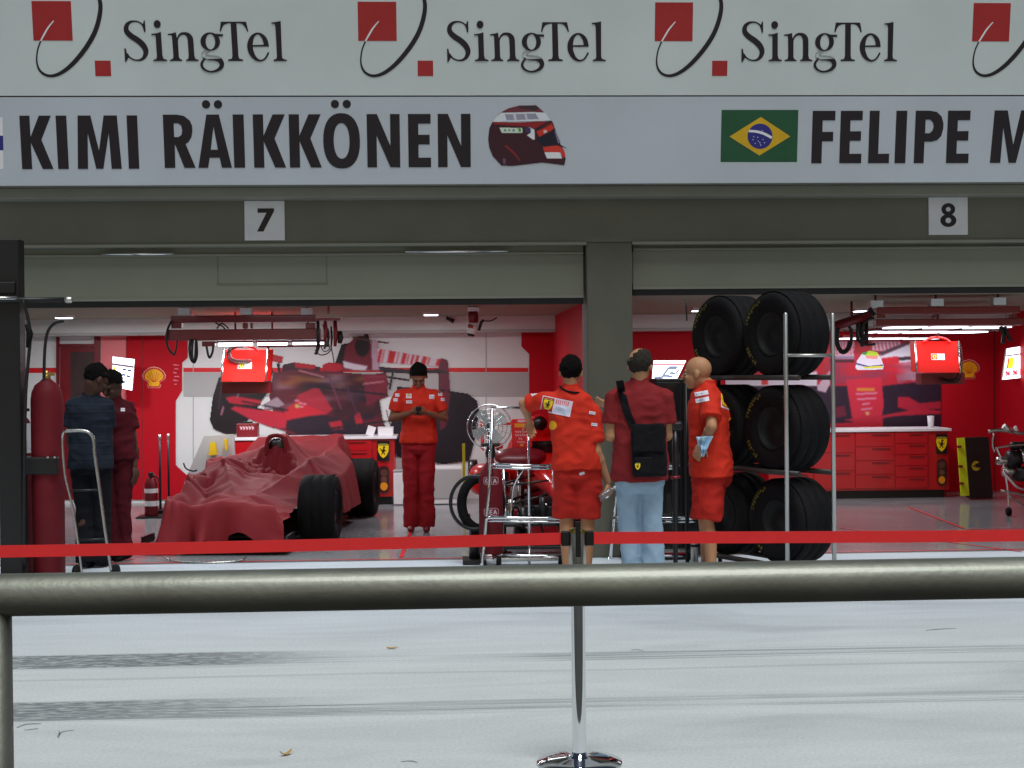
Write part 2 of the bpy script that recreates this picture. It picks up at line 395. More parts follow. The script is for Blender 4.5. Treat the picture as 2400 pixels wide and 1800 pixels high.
# ================================================================ PIT BUILDING
def line_z(py, Y, px=1200): return P(px, py, Y).z
zb = line_z(431, 12.45)                # underside of name board
z_led = line_z(431, 12.5); z_l0 = line_z(465, YF); z_l1 = line_z(568, YF); z_d0 = line_z(592, YF+.12)
XP0, XP1 = P(1375, 640, YF).x, P(1482, 640, YF).x       # pillar between the bays
bay = P(2222, 520, YF).x - P(620, 520, YF).x
XL0 = XP0-bay+.42; XR1 = XP1+bay-.42
bld = thing('pit_building', 'grey concrete pit building with a row of open garage bays under white boards', 'building', (0, YF, 0))
W = dict(parent=bld, world=True)
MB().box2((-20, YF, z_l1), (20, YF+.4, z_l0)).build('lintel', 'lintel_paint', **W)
MB().box2((-20, 12.50, z_l0-.01), (20, 12.95, z_l0+.085), bev=.01).box2((-20, 12.40, z_l0+.085), (20, 12.95, zb-.004), bev=.008).build('ledge', 'ledge_paint', **W)
MB().box2((-20, 12.62, zb), (20, 19.4, 7.5)).build('upper_storey', 'concrete_wall', **W)
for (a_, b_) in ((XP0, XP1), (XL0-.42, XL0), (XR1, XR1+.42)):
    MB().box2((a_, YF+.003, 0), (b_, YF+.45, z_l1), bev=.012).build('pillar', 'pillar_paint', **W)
MB().box2((-20, YF, 0), (XL0-.42-.001, YF+.3, z_l1)).build('side_front', 'concrete_wall', **W)
MB().box2((XR1+.42+.001, YF, 0), (20, YF+.3, z_l1)).build('side_front', 'concrete_wall', **W)
# roller doors, half open
def door(x0, x1, pt, pb, pxm):
    zt = line_z(pt, YF+.1, pxm); z0 = line_z(pb, YF+.1, pxm)
    d = MB().box2((x0+.02, YF+.10, z0+.05), (x1-.02, YF+.16, z_l1)).build('roller_door', 'shutter', **W)
    MB().box2((x0+.01, YF+.085, z0+.02), (x1-.01, YF+.18, z0+.05)).build('door_edge', 'ledge_paint', parent=d, world=False) if False else None
    MB().box2((x0+.02, YF+.09, z0+.052), (x1-.02, YF+.17, z0+.075)).build('bottom_rail', 'ledge_paint', **W)
    MB().box2((x0+.02, YF+.095, z0), (x1-.02, YF+.165, z0+.050)).build('rubber_seal', 'rubber_seal', **W)
    MB().box2((x0+.02, YF+.07, zt-.02), (x1-.02, YF+.30, zt), bev=.004).box2((x0, YF-.02, z_l1-.025), (x1, YF+.098, z_l1-.001)).build('door_track', 'ledge_paint', **W)
    return z0
zdl = door(XL0, XP0, 594, 716, 800); zdr = door(XP1, XR1, 580, 689, 1900)
for (q0, q1, qy) in ((240, 408, 596), (950, 1190, 590), (0, 12, 599)):
    MB().tube([P(q0, qy, YF+.055), P(q1, qy-(q1-q0)*.006, YF+.055)], .012, 8).build('door_glint', 'chrome', **W)  # chrome tubes placed as the streaks of light reflected along the door top
# hatch outline in the left door
ha = MB()
for (x0, y0, x1, y1) in ((508, 600, 512, 665), (764, 596, 767, 664), (508, 664, 767, 667)):
    A = P(x0, y0, YF+.097); B_ = P(x1, y1, YF+.097); ha.box2((A.x, A.y, A.z), (B_.x, A.y+.004, B_.z))
ha.build('door_hatch', 'lintel_paint', **W)
ZC = 2.34
MB().box2((XL0-3.4, YF+.46, ZC), (XR1+.4, YB+.4, ZC+.1)).build('ceiling', 'ceiling_paint', **W)
MB().box2((XL0-3.4, YB, 0), (XR1+.4, YB+.15, ZC)).build('rear_wall', 'interior_white', **W)
MB().box2((XL0-3.4, YF+.46, 0), (XL0-3.3, YB, ZC)).build('side_wall', 'garage_side', **W)
MB().box2((XR1, YF+.46, 0), (XR1+.1, YB, ZC)).build('side_wall', 'red_panel', **W)
MB().box2((XP0+.15, YF+.46, 0), (XP0+.28, YB, ZC)).build('partition_wall', 'red_panel', **W)
# bulkhead band high on the back wall with a grey trim line
zt0 = line_z(776, YB-.3, 1200)
MB().box2((XL0-3.3, YB-.42, zt0+.02), (XR1, YB-.001, ZC-.001)).build('bulkhead', 'interior_white', **W)
MB().box2((XL0-3.3, YB-.44, zt0-.015), (XR1, YB-.001, zt0+.02)).build('bulkhead_trim', 'interior_grey', **W)

# ================================================================ BOARDS ABOVE THE BAYS (leaning outward)
LEAN = R(8.5)
Vd = Vector((0, -math.sin(LEAN), math.cos(LEAN))); Nd = Vector((0, -math.cos(LEAN), -math.sin(LEAN)))
O0 = Vector((0, 12.36, P(1200, 431, 12.36).z))
def uv(px, py):
    d = ray(px, py); t = (O0-CAM).dot(Nd)/d.dot(Nd); p = CAM+d*t; return p.x, (p-O0).dot(Vd)
def bp(u, v, h=0.): return Vector((u, O0.y, O0.z))+Vd*v+Nd*h
v_seam = uv(1200, 225)[1]; v_top = v_seam+1.35
def board(name, v0, v1, m, label, cat, x0=-16, x1=18, th=.08):
    t = thing(name, label, cat, bp(0, v0))
    o = MB(); vs = [bp(x0, v0, -th), bp(x1, v0, -th), bp(x1, v0, 0), bp(x0, v0, 0), bp(x0, v1, -th), bp(x1, v1, -th), bp(x1, v1, 0), bp(x0, v1, 0)]
    o.add(vs, [(0, 1, 2, 3), (4, 5, 6, 7), (3, 2, 6, 7), (0, 1, 5, 4), (0, 3, 7, 4), (1, 2, 6, 5)]); o.build('panel', m, t, True); return t
name_b = board('name_board', 0, v_seam-.006, 'name_white', 'pale lower fascia board lettered with two driver names, a printed helmet and flags', 'name board')
ad_b = board('advertising_board', v_seam+.006, v_top, 'board_white', 'white upper fascia board repeating a telecom logo in black and red', 'advertising board')
MB().box2(bp(-16, v_seam-.005, -.06), bp(18, v_seam+.005, -.001)).build('joint_strip', 'alu', name_b, True)
for q in (-7.2, 8.4):
    MB().prism([[(q, 0), (q+.004, 0), (q+.004, v_seam-.01), (q, v_seam-.01)]], lambda x, y, h: bp(x, y, h), .0006).build('panel_seam', 'ledge_paint', name_b, True)

# ---- serif logo word, traced
TX = []
TX.append(ribbon([(635, 350, 34), (575, 272, 36), (490, 226, 34), (400, 216, 42), (300, 238, 66), (218, 305, 100), (186, 400, 122), (212, 500, 138), (315, 605, 150), (470, 710, 155), (590, 820, 155), (660, 940, 140), (668, 1040, 125), (620, 1150, 92), (540, 1215, 60), (440, 1230, 40), (340, 1212, 36), (245, 1150, 40), (180, 1060, 44)]))
TX.append([(650, 210), (678, 190), (686, 400), (682, 495), (650, 495), (628, 400), (600, 320), (628, 268)])
TX.append([(118, 925), (155, 925), (172, 1020), (205, 1100), (232, 1140), (192, 1200), (152, 1272), (124, 1272)])
TX.append(ell(993, 290, 90, 102, 28))
TX.append([(1080, 495), (1085, 700), (1095, 1100), (1120, 1190), (1210, 1222), (1210, 1248), (855, 1248), (855, 1222), (940, 1195), (955, 1130), (940, 600), (915, 570), (840, 572), (832, 545), (960, 530)])
TX.append([(1465, 500), (1480, 620), (1510, 700), (1520, 1130), (1540, 1190), (1605, 1222), (1605, 1248), (1285, 1248), (1285, 1222), (1365, 1190), (1380, 1120), (1360, 600), (1330, 572), (1262, 575), (1252, 545), (1385, 525)])
TX.append(ribbon([(1495, 700, 30), (1530, 610, 44), (1600, 545, 60), (1690, 532, 72), (1775, 570, 112), (1828, 650, 140), (1840, 760, 146), (1846, 950, 146), (1850, 1140, 146)]))
TX.append([(1775, 1110), (1925, 1110), (1945, 1190), (2030, 1222), (2030, 1248), (1705, 1248), (1705, 1222), (1765, 1190)])
GRING = [ell(2348, 742, 253, 238, 40), ell(2352, 745, 124, 204, 40)]
TX.append([(2440, 540), (2682, 550), (2682, 606), (2580, 602), (2540, 640)])
TX.append(ribbon([(2330, 968, 40), (2230, 1005, 60), (2170, 1060, 90), (2180, 1130, 110), (2300, 1165, 125), (2450, 1178, 125), (2575, 1225, 130), (2630, 1320, 116), (2605, 1410, 100), (2510, 1490, 70), (2350, 1532, 46), (2200, 1490, 52), (2115, 1400, 66), (2108, 1310, 62), (2155, 1230, 48), (2215, 1180, 40)]))
def o2(pts): return [(x+2212, y) for x, y in pts]
TX.append(o2([(425, 225), (1080, 225), (1132, 470), (1105, 482), (1060, 380), (1000, 300), (930, 268), (830, 262), (855, 1110), (875, 1190), (970, 1212), (970, 1248), (585, 1248), (585, 1212), (680, 1190), (700, 1110), (680, 262), (590, 270), (500, 310), (450, 390), (425, 478), (390, 478)]))
TX.append(o2([(1230, 832), (1525, 826), (1655, 826), (1655, 870), (1230, 872)]))
TX.append(o2(ribbon([(1590, 845, 128), (1562, 700, 118), (1490, 590, 88), (1390, 530, 46), (1290, 562, 66), (1212, 655, 106), (1168, 800, 142), (1172, 950, 140), (1225, 1090, 122), (1305, 1190, 84), (1420, 1240, 46), (1530, 1200, 40), (1600, 1110, 42), (1642, 1025, 44)])))
TX.append(o2([(1980, 205), (1990, 1130), (2010, 1190), (2112, 1222), (2112, 1248), (1765, 1248), (1765, 1222), (1845, 1190), (1860, 1130), (1840, 350), (1820, 280), (1745, 272), (1738, 245), (1860, 230)]))
u1, v1_ = uv(290.9, 95); u2, _ = uv(670.8, 95); _, vt = uv(480, 48.8); _, vb = uv(480, 142.9)
ks = (u2-u1)/(670.8-290.9); kv = (vt-vb)/(142.9-48.8)*.995
def logo(du, base):
    def f(x, y, h): return bp(u1+du+((280+x/11.06)-290.9)*ks, vb-base+(142.9-(30+y/11.06))*kv, h)
    m = MB()
    for i, lp in enumerate(TX): m.prism([lp], lambda x, y, h: f(x, y, h+(.0006*(i % 5) if h else 0)), .003)
    m.prism(GRING, f, .0042); m.build('lettering', 'ink_black', ad_b, True)
    def g(x, y, h): return bp(u1+du+(x/2.765-290.9)*ks, vb-base+(142.9-y/2.765)*kv, h)
    for sq in ([(222, 8), (474, 8), (474, 263), (222, 263)], [(609, 393), (711, 393), (711, 494), (609, 494)]): MB().prism([sq], g, .002).build('red_square', 'ink_red', ad_b, True)
    m = MB(); m.prism([ribbon([(268, 266, 9), (245, 325, 9), (236, 400, 10), (252, 456, 14), (290, 487, 17), (340, 491, 20), (400, 466, 24), (470, 410, 28), (550, 318, 30), (615, 215, 30), (652, 110, 29), (662, 20, 26), (640, -60, 22), (600, -100, 16), (540, -110, 12), (480, -80, 8)])], g, .003)
    m.build('loop_stroke', 'ink_black', ad_b, True)
    MB().prism([ribbon([(358, 135, 6), (320, 180, 10), (290, 228, 11), (268, 266, 9)])], g, .0042).build('loop_white_line', 'white', ad_b, True)  # printed white stretch of the loop over the red square
for px_, by in ((290.9, 0), (1047.7, 0), (1738.5, 0), (2478, 0)):
    logo(uv(px_, 95)[0]-u1, by)
logo(uv(-440, 95)[0]-u1, 0)

# ---- bold condensed names
GL = {
 'I': [[(0, 0), (0, 1), (1, 1), (1, 0)]],
 'K': [[(0, 0), (0, 1), (.32, 1), (.32, .60), (.62, 1), (1, 1), (.66, .55), (1, 0), (.66, 0), (.32, .50), (.32, 0)]],
 'M': [[(0, 0), (.05, 1), (.34, 1), (.50, .34), (.64, 1), (.94, 1), (1, 0), (.77, 0), (.74, .68), (.58, 0), (.42, 0), (.26, .68), (.23, 0)]],
 'N': [[(0, 0), (0, 1), (.31, 1), (.71, .40), (.71, 1), (1, 1), (1, 0), (.70, 0), (.29, .60), (.29, 0)]],
 'E': [[(0, 0), (0, 1), (1, 1), (1, .82), (.45, .82), (.45, .61), (.95, .61), (.95, .43), (.45, .43), (.45, .18), (1, .18), (1, 0)]],
 'F': [[(0, 0), (0, 1), (1, 1), (1, .82), (.45, .82), (.45, .60), (.93, .60), (.93, .42), (.45, .42), (.45, 0)]],
 'L': [[(0, 0), (0, 1), (.47, 1), (.47, .18), (1, .18), (1, 0)]],
 'R': [[(0, 0), (0, 1), (.45, 1), (.68, .975), (.86, .89), (.93, .80), (.94, .70), (.90, .58), (.80, .49), (.70, .45), (1, 0), (.64, 0), (.37, .43), (.35, .43), (.34, 0)], [(.34, .58), (.34, .84), (.48, .84), (.58, .80), (.61, .71), (.58, .62), (.48, .58)]],
 'P': [[(0, 0), (0, 1), (.5, 1), (.75, .975), (.92, .89), (1, .76), (1, .66), (.94, .52), (.8, .44), (.6, .41), (.35, .41), (.35, 0)], [(.36, .57), (.36, .83), (.52, .83), (.62, .78), (.66, .70), (.62, .62), (.52, .57)]],
 'A': [[(0, 0), (.29, 1), (.66, 1), (1, 0), (.70, 0), (.645, .19), (.345, .19), (.29, 0)], [(.385, .34), (.60, .34), (.49, .78)]],
 'O': [ell(.5, .5, .5, .52, 36, e=2.3), ell(.5, .5, .215, .335, 32, e=2.2)],
 'S': [ribbon([(.85, .80, .17), (.62, .9, .17), (.35, .86, .2), (.22, .72, .24), (.42, .55, .24), (.72, .38, .24), (.78, .22, .24), (.6, .1, .2), (.35, .1, .17), (.1, .2, .17)])],
}
def word(letters, y_top, y_bot, dy):
    m = MB()
    for ch, x0, x1 in letters:
        pm = (x0+x1)/2; a0, _ = uv(x0, (y_top+y_bot)/2); a1, _ = uv(x1, (y_top+y_bot)/2)
        _, t1 = uv(pm, y_top+dy*(pm-letters[0][1])); _, t0 = uv(pm, y_bot+dy*(pm-letters[0][1]))
        f = lambda x, y, h: bp(a0+(a1-a0)*x, t0+(t1-t0)*y, h)
        base = {'Ä': 'A', 'Ö': 'O'}.get(ch, ch); m.prism(GL[base], f, .003)
        if ch in 'ÄÖ':
            r = 27/2.765*ks; hh = (t1-t0); cxm = a0+(a1-a0)*(.47 if ch == 'Ä' else .5)
            for s_ in (-1, 1): m.prism([ell(cxm+s_*39/2.765*ks, t1+hh*.19, r, r, 24)], lambda x, y, h: bp(x, y, h), .003)
    return m
q = lambda l, o=0: [(c, o+a/2.765, o+b/2.765) for c, a, b in l]
word(q([('K', 135, 338), ('I', 369, 438), ('M', 497, 782), ('I', 828, 896)]), 271.2, 396.2, -.0028).build('lettering', 'ink_black', name_b, True)
word(q([('R', 1062, 1262), ('Ä', 1280, 1498), ('I', 1513, 1584), ('K', 1643, 1850), ('K', 1875, 2082), ('Ö', 2095, 2333), ('N', 2379, 2592), ('E', 2646, 2792), ('N', 2838, 3050)]), 268.8, 393.6, -.0028).build('lettering', 'ink_black', name_b, True)
word(q([('F', 838, 985), ('E', 1020, 1162), ('L', 1207, 1342), ('I', 1379, 1449), ('P', 1504, 1686), ('E', 1713, 1858)], 1600), 259.8, 382.6, -.0015).build('lettering', 'ink_black', name_b, True)
word([('M', 2323, 2428), ('A', 2440, 2520), ('S', 2530, 2585), ('S', 2595, 2650), ('A', 2658, 2738)], 258.8, 381.6, -.0015).build('lettering', 'ink_black', name_b, True)
# flags
def fb(pxs, h): return lambda x, y, hh: bp(*uv(x, y), hh+h)
def quad_on(board_, pts, m, nm, t=.002, loops=None):
    L_ = [[(uv(x, y)) for x, y in lp] for lp in (loops or [pts])]
    return MB().prism(L_, lambda x, y, h: bp(x, y, h), t).build(nm, m, board_, True)
fx = lambda x, y: (1600+x/2.765, y/2.765)
quad_on(name_b, [fx(252, 712), fx(750, 712), fx(741, 1050), fx(245, 1050)], 'ink_green', 'flag_field', .001)
quad_on(name_b, [fx(303, 885), fx(507, 758), fx(698, 884), fx(497, 1008)], 'ink_yellow', 'flag_diamond', .002)
quad_on(name_b, [fx(*p) for p in ell(501, 883, 81, 82, 32)], 'ink_blue', 'flag_disc', .003)
quad_on(name_b, [fx(x, y) for x, y in ribbon([(428, 849, 15), (480, 853, 16), (530, 868, 17), (577, 893, 17)])], 'white', 'flag_band', .004)
st = MB()
for (sx, sy) in ((455, 905), (470, 930), (490, 915), (505, 940), (520, 905), (485, 890), (530, 925), (460, 885), (515, 848), (500, 925)):
    st.prism([[uv(*fx(*p)) for p in ell(sx, sy, 3.4, 3.4, 6)]], lambda x, y, h: bp(x, y, h), .004)
st.build('flag_star', 'white', name_b, True)
quad_on(name_b, [(-175, 276), (6, 275), (8, 396), (-172, 397)], 'white', 'flag_field', .001)
quad_on(name_b, [(-174, 319), (7, 318), (8, 352), (-173, 353)], 'ink_blue', 'flag_cross', .002)
quad_on(name_b, [(-125, 277), (-90, 277), (-89, 396), (-124, 396)], 'ink_blue', 'flag_cross', .0026)
# helmet print
hx = lambda pts: [(1130+x/9.76, 230+y/9.76) for x, y in pts]
H_ = Img(1140, 240, 1332, 392, .65)
H_.poly(hx([(230, 545), (160, 690), (135, 930), (160, 1130), (240, 1330), (440, 1545), (700, 1555), (1000, 1520), (1380, 1475), (1650, 1510), (1880, 1540), (1915, 1400), (1890, 1230), (1800, 1060), (1700, 780), (1610, 530), (1300, 530), (800, 560)]), (58, 16, 30))
H_.poly(hx([(230, 548), (800, 560), (1600, 522), (1620, 600), (1230, 700), (1120, 690), (900, 640), (280, 600)]), (150, 25, 30))
H_.poly(hx([(345, 395), (430, 320), (600, 230), (850, 165), (1240, 160), (1320, 230), (1420, 320), (1330, 340), (1170, 315), (450, 330), (380, 390)]), (110, 45, 55))
H_.poly(hx([(850, 190), (1150, 170), (1310, 220), (1180, 300), (1100, 260), (860, 240)]), (52, 40, 48))
H_.poly(hx([(430, 335), (1170, 318), (1450, 330), (1570, 510), (1400, 525), (240, 545), (330, 420)]), (222, 226, 232))
H_.poly(hx([(520, 370), (1220, 350), (1300, 480), (560, 510)]), (150, 150, 168))
H_.poly(hx([(700, 350), (760, 350), (800, 515), (740, 515)]), (205, 205, 215)).poly(hx([(960, 350), (1010, 350), (1050, 500), (1000, 500)]), (205, 205, 215))
H_.poly(hx([(390, 670), (920, 680), (930, 795), (450, 800)]), (205, 225, 205))
for (a_, b_) in ((490, 560), (590, 650), (680, 760)): H_.poly(hx([(a_, 770), ((a_+b_)/2, 700), (b_, 770), ((a_+b_)/2, 740)]), (40, 45, 60))
H_.poly(hx([(790, 700), (880, 690), (890, 770), (820, 770), (850, 730)]), (60, 130, 30))
H_.poly(hx(ell(1040, 720, 70, 80)), (58, 52, 92)).poly(hx([(1050, 650), (1200, 720), (1205, 955), (1160, 950), (1020, 850), (1110, 790), (1110, 700)]), (225, 228, 232))
H_.poly(hx([(1240, 760), (1600, 600), (1650, 680), (1600, 730), (1300, 890)]), (205, 50, 35)).poly(hx([(1400, 740), (1470, 720), (1490, 780), (1410, 810)]), (225, 200, 205))
H_.poly(hx([(1270, 900), (1650, 740), (1760, 1000), (1700, 1080), (1400, 1090), (1240, 960)]), (20, 18, 40))
H_.poly(hx([(1650, 740), (1690, 760), (1800, 1010), (1740, 1060)]), (130, 120, 150))
H_.poly(hx([(1385, 1120), (1700, 1080), (1800, 1110), (1890, 1230), (1910, 1330), (1850, 1370), (1790, 1240), (1420, 1230)]), (212, 55, 45))
H_.poly(hx([(1420, 1235), (1790, 1240), (1830, 1380), (1480, 1380)]), (228, 230, 235))
H_.poly(hx(ribbon([(520, 1080, 40), (680, 1210, 50), (820, 1370, 40), (860, 1450, 20)])), (135, 30, 35))
H_.poly(hx([(470, 1380), (540, 1380), (530, 1520), (480, 1500)]), (110, 80, 120)).poly(hx([(1560, 510), (1620, 540), (1200, 740), (1210, 700)]), (30, 20, 35))
H_.poly(hx(ribbon([(1740, 1040, 40), (1830, 1100, 30), (1940, 1150, 14)])), (35, 35, 55))
H_.soft(1).mesh('helmet_print', 'print', lambda x, y: bp(*uv(x, y), .003), name_b, True)

# number plates on the lintel
def plate(n, px, py, w_, loops, label):
    t = thing('number_sign', label, 'number sign', P(px, py, YF-.02)-Vector((0, 0, .17)), group='bay number signs')
    k = w_/2
    A = P(px-k, py+k, YF-.012); B_ = P(px+k, py-k, YF-.012)
    MB().box2((A.x, YF-.012, A.z), (B_.x, YF-.001, B_.z), bev=.002).build('plate', 'plate_white', t, True)
    s_ = (B_.x-A.x)
    MB().prism(loops, lambda x, y, h: Vector((A.x+s_*x, YF-.0125-h, A.z+s_*y)), .002).build('numeral', 'ink_black', t, True)
plate('7', 620, 517, 93, [[(.33, .69), (.33, .80), (.74, .80), (.74, .73), (.47, .22), (.31, .22), (.55, .69)]], 'square white sign with a black 7 on the grey lintel')
plate('8', 2222.5, 505, 91, [ell(.5, .36, .205, .165, 30)[:], ell(.5, .36, .075, .07, 20)], 'square white sign with a black 8 on the grey lintel')
t8 = [o for o in COL.objects if o.name.startswith('numeral')][-1]
A = P(2222.5-45.5, 505+45.5, YF-.012); B_ = P(2222.5+45.5, 505-45.5, YF-.012); s_ = B_.x-A.x
MB().prism([ell(.5, .64, .175, .155, 30), ell(.5, .64, .065, .06, 20)], lambda x, y, h: Vector((A.x+s_*x, YF-.0125-h, A.z+s_*y)), .0026).build('numeral', 'ink_black', t8.parent, True)

# ================================================================ RAIL IN FRONT OF THE VIEWER
YR = 2.79
c0 = P(-250, 1398+.016*250, YR); c1 = P(2700, 1362-.0188*1500, YR)
zc = (P(1200, 1374.5, YR)).z
rl = thing('crowd_rail', 'thick scuffed steel rail crossing the whole foreground on a steel post', 'railing', (-1.0, YR, 0))
rr_ = .0405
MB().tube([(-2.6, YR-.01, zc), (-1, YR, zc), (0, YR, zc), (1.2, YR+.005, zc), (2.8, YR+.012, zc)], rr_, 40).build('top_rail', 'rail_steel', rl, True)
xl = P(-14, 1600, YR).x
MB().tube([(xl, YR, 0), (xl, YR, zc-.03)], .034, 28).build('post', 'rail_steel', rl, True)
MB().tube([(xl+2.7, YR, 0), (xl+2.7, YR, zc-.03)], .034, 28).build('post', 'rail_steel', rl, True)
MB().lathe([(0, 0), (.006, .001), (.008, .004), (.006, .008), (0, .010)], P(2343, 1398, YR)-Vector((0, 0, .004)), n=14).build('bolt', 'rail_steel', rl, True)
MB().lathe([(0, 0), (.07, 0), (.07, .01), (.03, .015), (0, .015)], (xl, YR, 0), n=24).build('foot_plate', 'rail_steel', rl, True)

# ================================================================ BELT STANCHION
b0 = G(1358, 1789)
st = thing('belt_stanchion', 'chrome belt stanchion with a round base holding the red belt', 'stanchion', b0)
MB().lathe([(0, .0), (.178, 0), (.182, .004), (.18, .010), (.12, .022), (.06, .028), (.034, .034), (.030, .05), (0, .05)], (0, 0, 0), n=64).build('base', 'chrome', st)
MB().lathe([(.0295, .035), (.0295, .90)], (0, 0, 0), n=40).build('pole', 'chrome', st)
ztop = EYE-(1236-864)/F*b0.y*1.0
ztop = P(1352, 1238, b0.y).z
MB().lathe([(.0295, ztop-.20), (.034, ztop-.198), (.036, ztop-.19), (.036, ztop-.012), (.033, ztop-.004)], (0, 0, 0), n=40).build('belt_head', 'steel', st)
MB().lathe([(0, ztop+.003), (.02, ztop+.002), (.033, ztop-.004), (.037, ztop-.012), (.037, ztop-.02)], (0, 0, 0), n=40).build('cap', 'brass', st)
zt_a = P(1320, 1248, b0.y).z; zt_b = P(1320, 1276, b0.y).z
for s_ in (-1, 1): MB().box((s_*.052, -.0, (zt_a+zt_b)/2), (.034, .03, zt_a-zt_b+.012), bev=.004).build('belt_clip', 'black_plastic', st)
MB().box((0, -.037, (zt_a+zt_b)/2), (.022, .01, .15), bev=.002).build('belt_slot', 'black_plastic', st)
for (xa, xb, pya, pyb) in ((-4.5, -.068, 1264.5, 1248), (4.8, .068, 1233, 1247)):
    n = 40; m = MB(); vs = []
    for i in range(n+1):
        t = i/n; x = xa+(xb-xa)*t; sag = -.018*math.sin(math.pi*t)
        for (zz, yy) in ((zt_a, -.001), (zt_b, -.001), (zt_b, .001), (zt_a, .001)): vs.append((x, yy+.004*math.sin(x*3), zz+sag))
    fs = [(4*i+j, 4*i+4+j, 4*i+4+(j+1) % 4, 4*i+(j+1) % 4) for i in range(n) for j in range(4)]
    m.add(vs, fs); m.build('belt', 'belt_red', st)
# ================================================================ GARAGE LIGHTS
def ceiling_light(c, w_, d_, energy, label, group='added lights hidden inside the left garage door', area=True, m='lamp_panel', th=.03):
    t = thing('ceiling_light', label, 'ceiling light', c, group=group)
    MB().box((0, 0, th/2+.004), (w_+.03, d_+.03, th)).build('frame', 'white', t)
    MB().box((0, 0, 0), (w_, d_, .007)).build('diffuser', m, t)
    if area:
        l = bpy.data.lights.new('lamp', 'AREA'); l.shape = 'RECTANGLE'; l.size = w_; l.size_y = d_; l.energy = energy; l.color = (1.0, .97, 1.0)
        o = bpy.data.objects.new('lamp', l); put(o, t); o.location = (0, 0, -.02)
    return t
k = 0
for i, fx_ in enumerate((.16, .5, .84)):  # unseen lights added behind the door to brighten the garage
    ceiling_light((XL0+(XP0-XL0)*fx_, 13.95, ZC-.03), 1.3, .4, 6*LAMP, '%s added fill light hidden just inside the left garage door' % ('leftmost', 'middle', 'rightmost')[i])
for i, (x_, Y_) in enumerate(((432, 17.0), (577, 17.0), (1010, 17.0), (150, 17.0), (1640, 16.4), (2020, 16.9))):
    c = P(x_, 730, Y_); ceiling_light((c.x, Y_, ZC-.035), .16, .16, 42*LAMP, 'small white ceiling spot %s' % ('above the left end of the left gantry', 'above the red hanging monitor in the left garage', 'between the man with the phone and the hanging reel', 'above the dark doorway at the left', 'left of the tyres in the right garage', 'behind the red boom in the right garage')[i], 'small ceiling spots')
# slim bright tubes under the gantries
for i, (xa, xb, py, Y) in enumerate(((512, 592, 807, 16.4), (604, 673, 806, 16.4), (687, 758, 804, 16.4))):
    a = P(xa, py, Y); b = P(xb, py, Y)
    t = thing('tube_light', ('leftmost', 'middle', 'rightmost')[i]+' short white tube light behind the red hanging monitor', 'tube light', (a+b)/2, group='tube lights in the left garage')
    MB().box((0, 0, .028), (b.x-a.x+.02, .13, .02)).build('housing', 'dark_red', t)
    MB().tube([((a.x-b.x)/2, 0, 0), ((b.x-a.x)/2, 0, 0)], .018, 10).build('tube', 'lamp_tube', t)
    l = bpy.data.lights.new('lamp', 'AREA'); l.shape = 'RECTANGLE'; l.size = b.x-a.x; l.size_y = .1; l.energy = 9*LAMP; o = bpy.data.objects.new('lamp', l); put(o, t); o.location = (0, 0, -.03)
    MB().box((0, 0, (2.34-a.z)/2+.04), (.02, .02, 2.34-a.z-.08)).build('hanger', 'dark_red', t)
for r_, (row, py, Y) in enumerate((((( 2080, 2160), (2175, 2255), (2270, 2355)), 768, 14.0), (((2035, 2060), (2068, 2120), (2126, 2210), (2216, 2302)), 779, 15.4), (((1964, 2034), (2041, 2120), (2126, 2203)), 794, 18.2))):
    for c_, (xa, xb) in enumerate(row):
        a = P(xa, py, Y); b = P(xb, py, Y)
        t = thing('tube_light', '%s white light panel of the %s row over the right garage' % (('first', 'second', 'third', 'last')[c_], ('nearest', 'middle', 'farthest')[r_]), 'tube light', (a+b)/2, group='light panels in the right garage')
        MB().box((0, 0, .026), (b.x-a.x+.02, .52, .03)).build('housing', 'dark_red', t)
        MB().box((0, 0, 0), (b.x-a.x-.03, .44, .012), bev=.003).build('diffuser', 'lamp_soft', t)
        l = bpy.data.lights.new('lamp', 'AREA'); l.shape = 'RECTANGLE'; l.size = b.x-a.x; l.size_y = .5; l.energy = 6*LAMP*(b.x-a.x); l.color = (1.0, .97, 1.0)
        o = bpy.data.objects.new('lamp', l); put(o, t); o.location = (0, 0, -.02)

mat('door_glass', (70, 52, 52), .3, var=.2, coat=.3)
# ================================================================ WALL GRAPHICS
def wallpoly(name, pts, m, label, cat, Y=YB-.003, t=.006, parent=None):
    c = P(pts[0][0], pts[0][1], Y)
    mb = MB(); mb.prism([[(P(x, y, Y).x, P(x, y, Y).z) for x, y in pts]], lambda x, z, h: Vector((x, Y-h, z)), t)
    if parent: return mb.build(name, m, parent, True)
    tt = thing(name, label, cat, c); mb.build('panel', m, tt, True); return tt
def wallrect(x0, y0, x1, y1): return [(x0, y0), (x1, y0), (x1, y1), (x0, y1)]
YBt = 1171
lw = thing('wall_lining', 'white wall lining with a thin red stripe and a grey band', 'wall lining', (-2, YB, 0))
wallpoly('red_stripe', wallrect(-300, 862, 132, 874), 'red_line', '', '', YB-.001, .004, lw)
wallpoly('red_stripe', wallrect(430, 862, 1238, 872), 'red_line', '', '', YB-.001, .004, lw)
wallpoly('grey_band', wallrect(430, 873, 1260, 930), 'interior_grey', '', '', YB-.001, .003, lw)
for q in (452, 1138): wallpoly('lining_joint', wallrect(q, 777, q+2, YBt), 'interior_grey', '', '', YB-.001, .0045, lw)
wallpoly('wall_panel', [(335, 777), (440, 777), (440, 838), (427, 850), (427, 915), (412, 940), (412, 1090), (445, 1120), (450, YBt), (335, YBt)], 'red_panel', 'red shaped wall panel with a yellow shell emblem at the left', 'wall panel', YB-.012)
pl = [o for o in COL.objects if o.name.startswith('wall_panel')][-1]
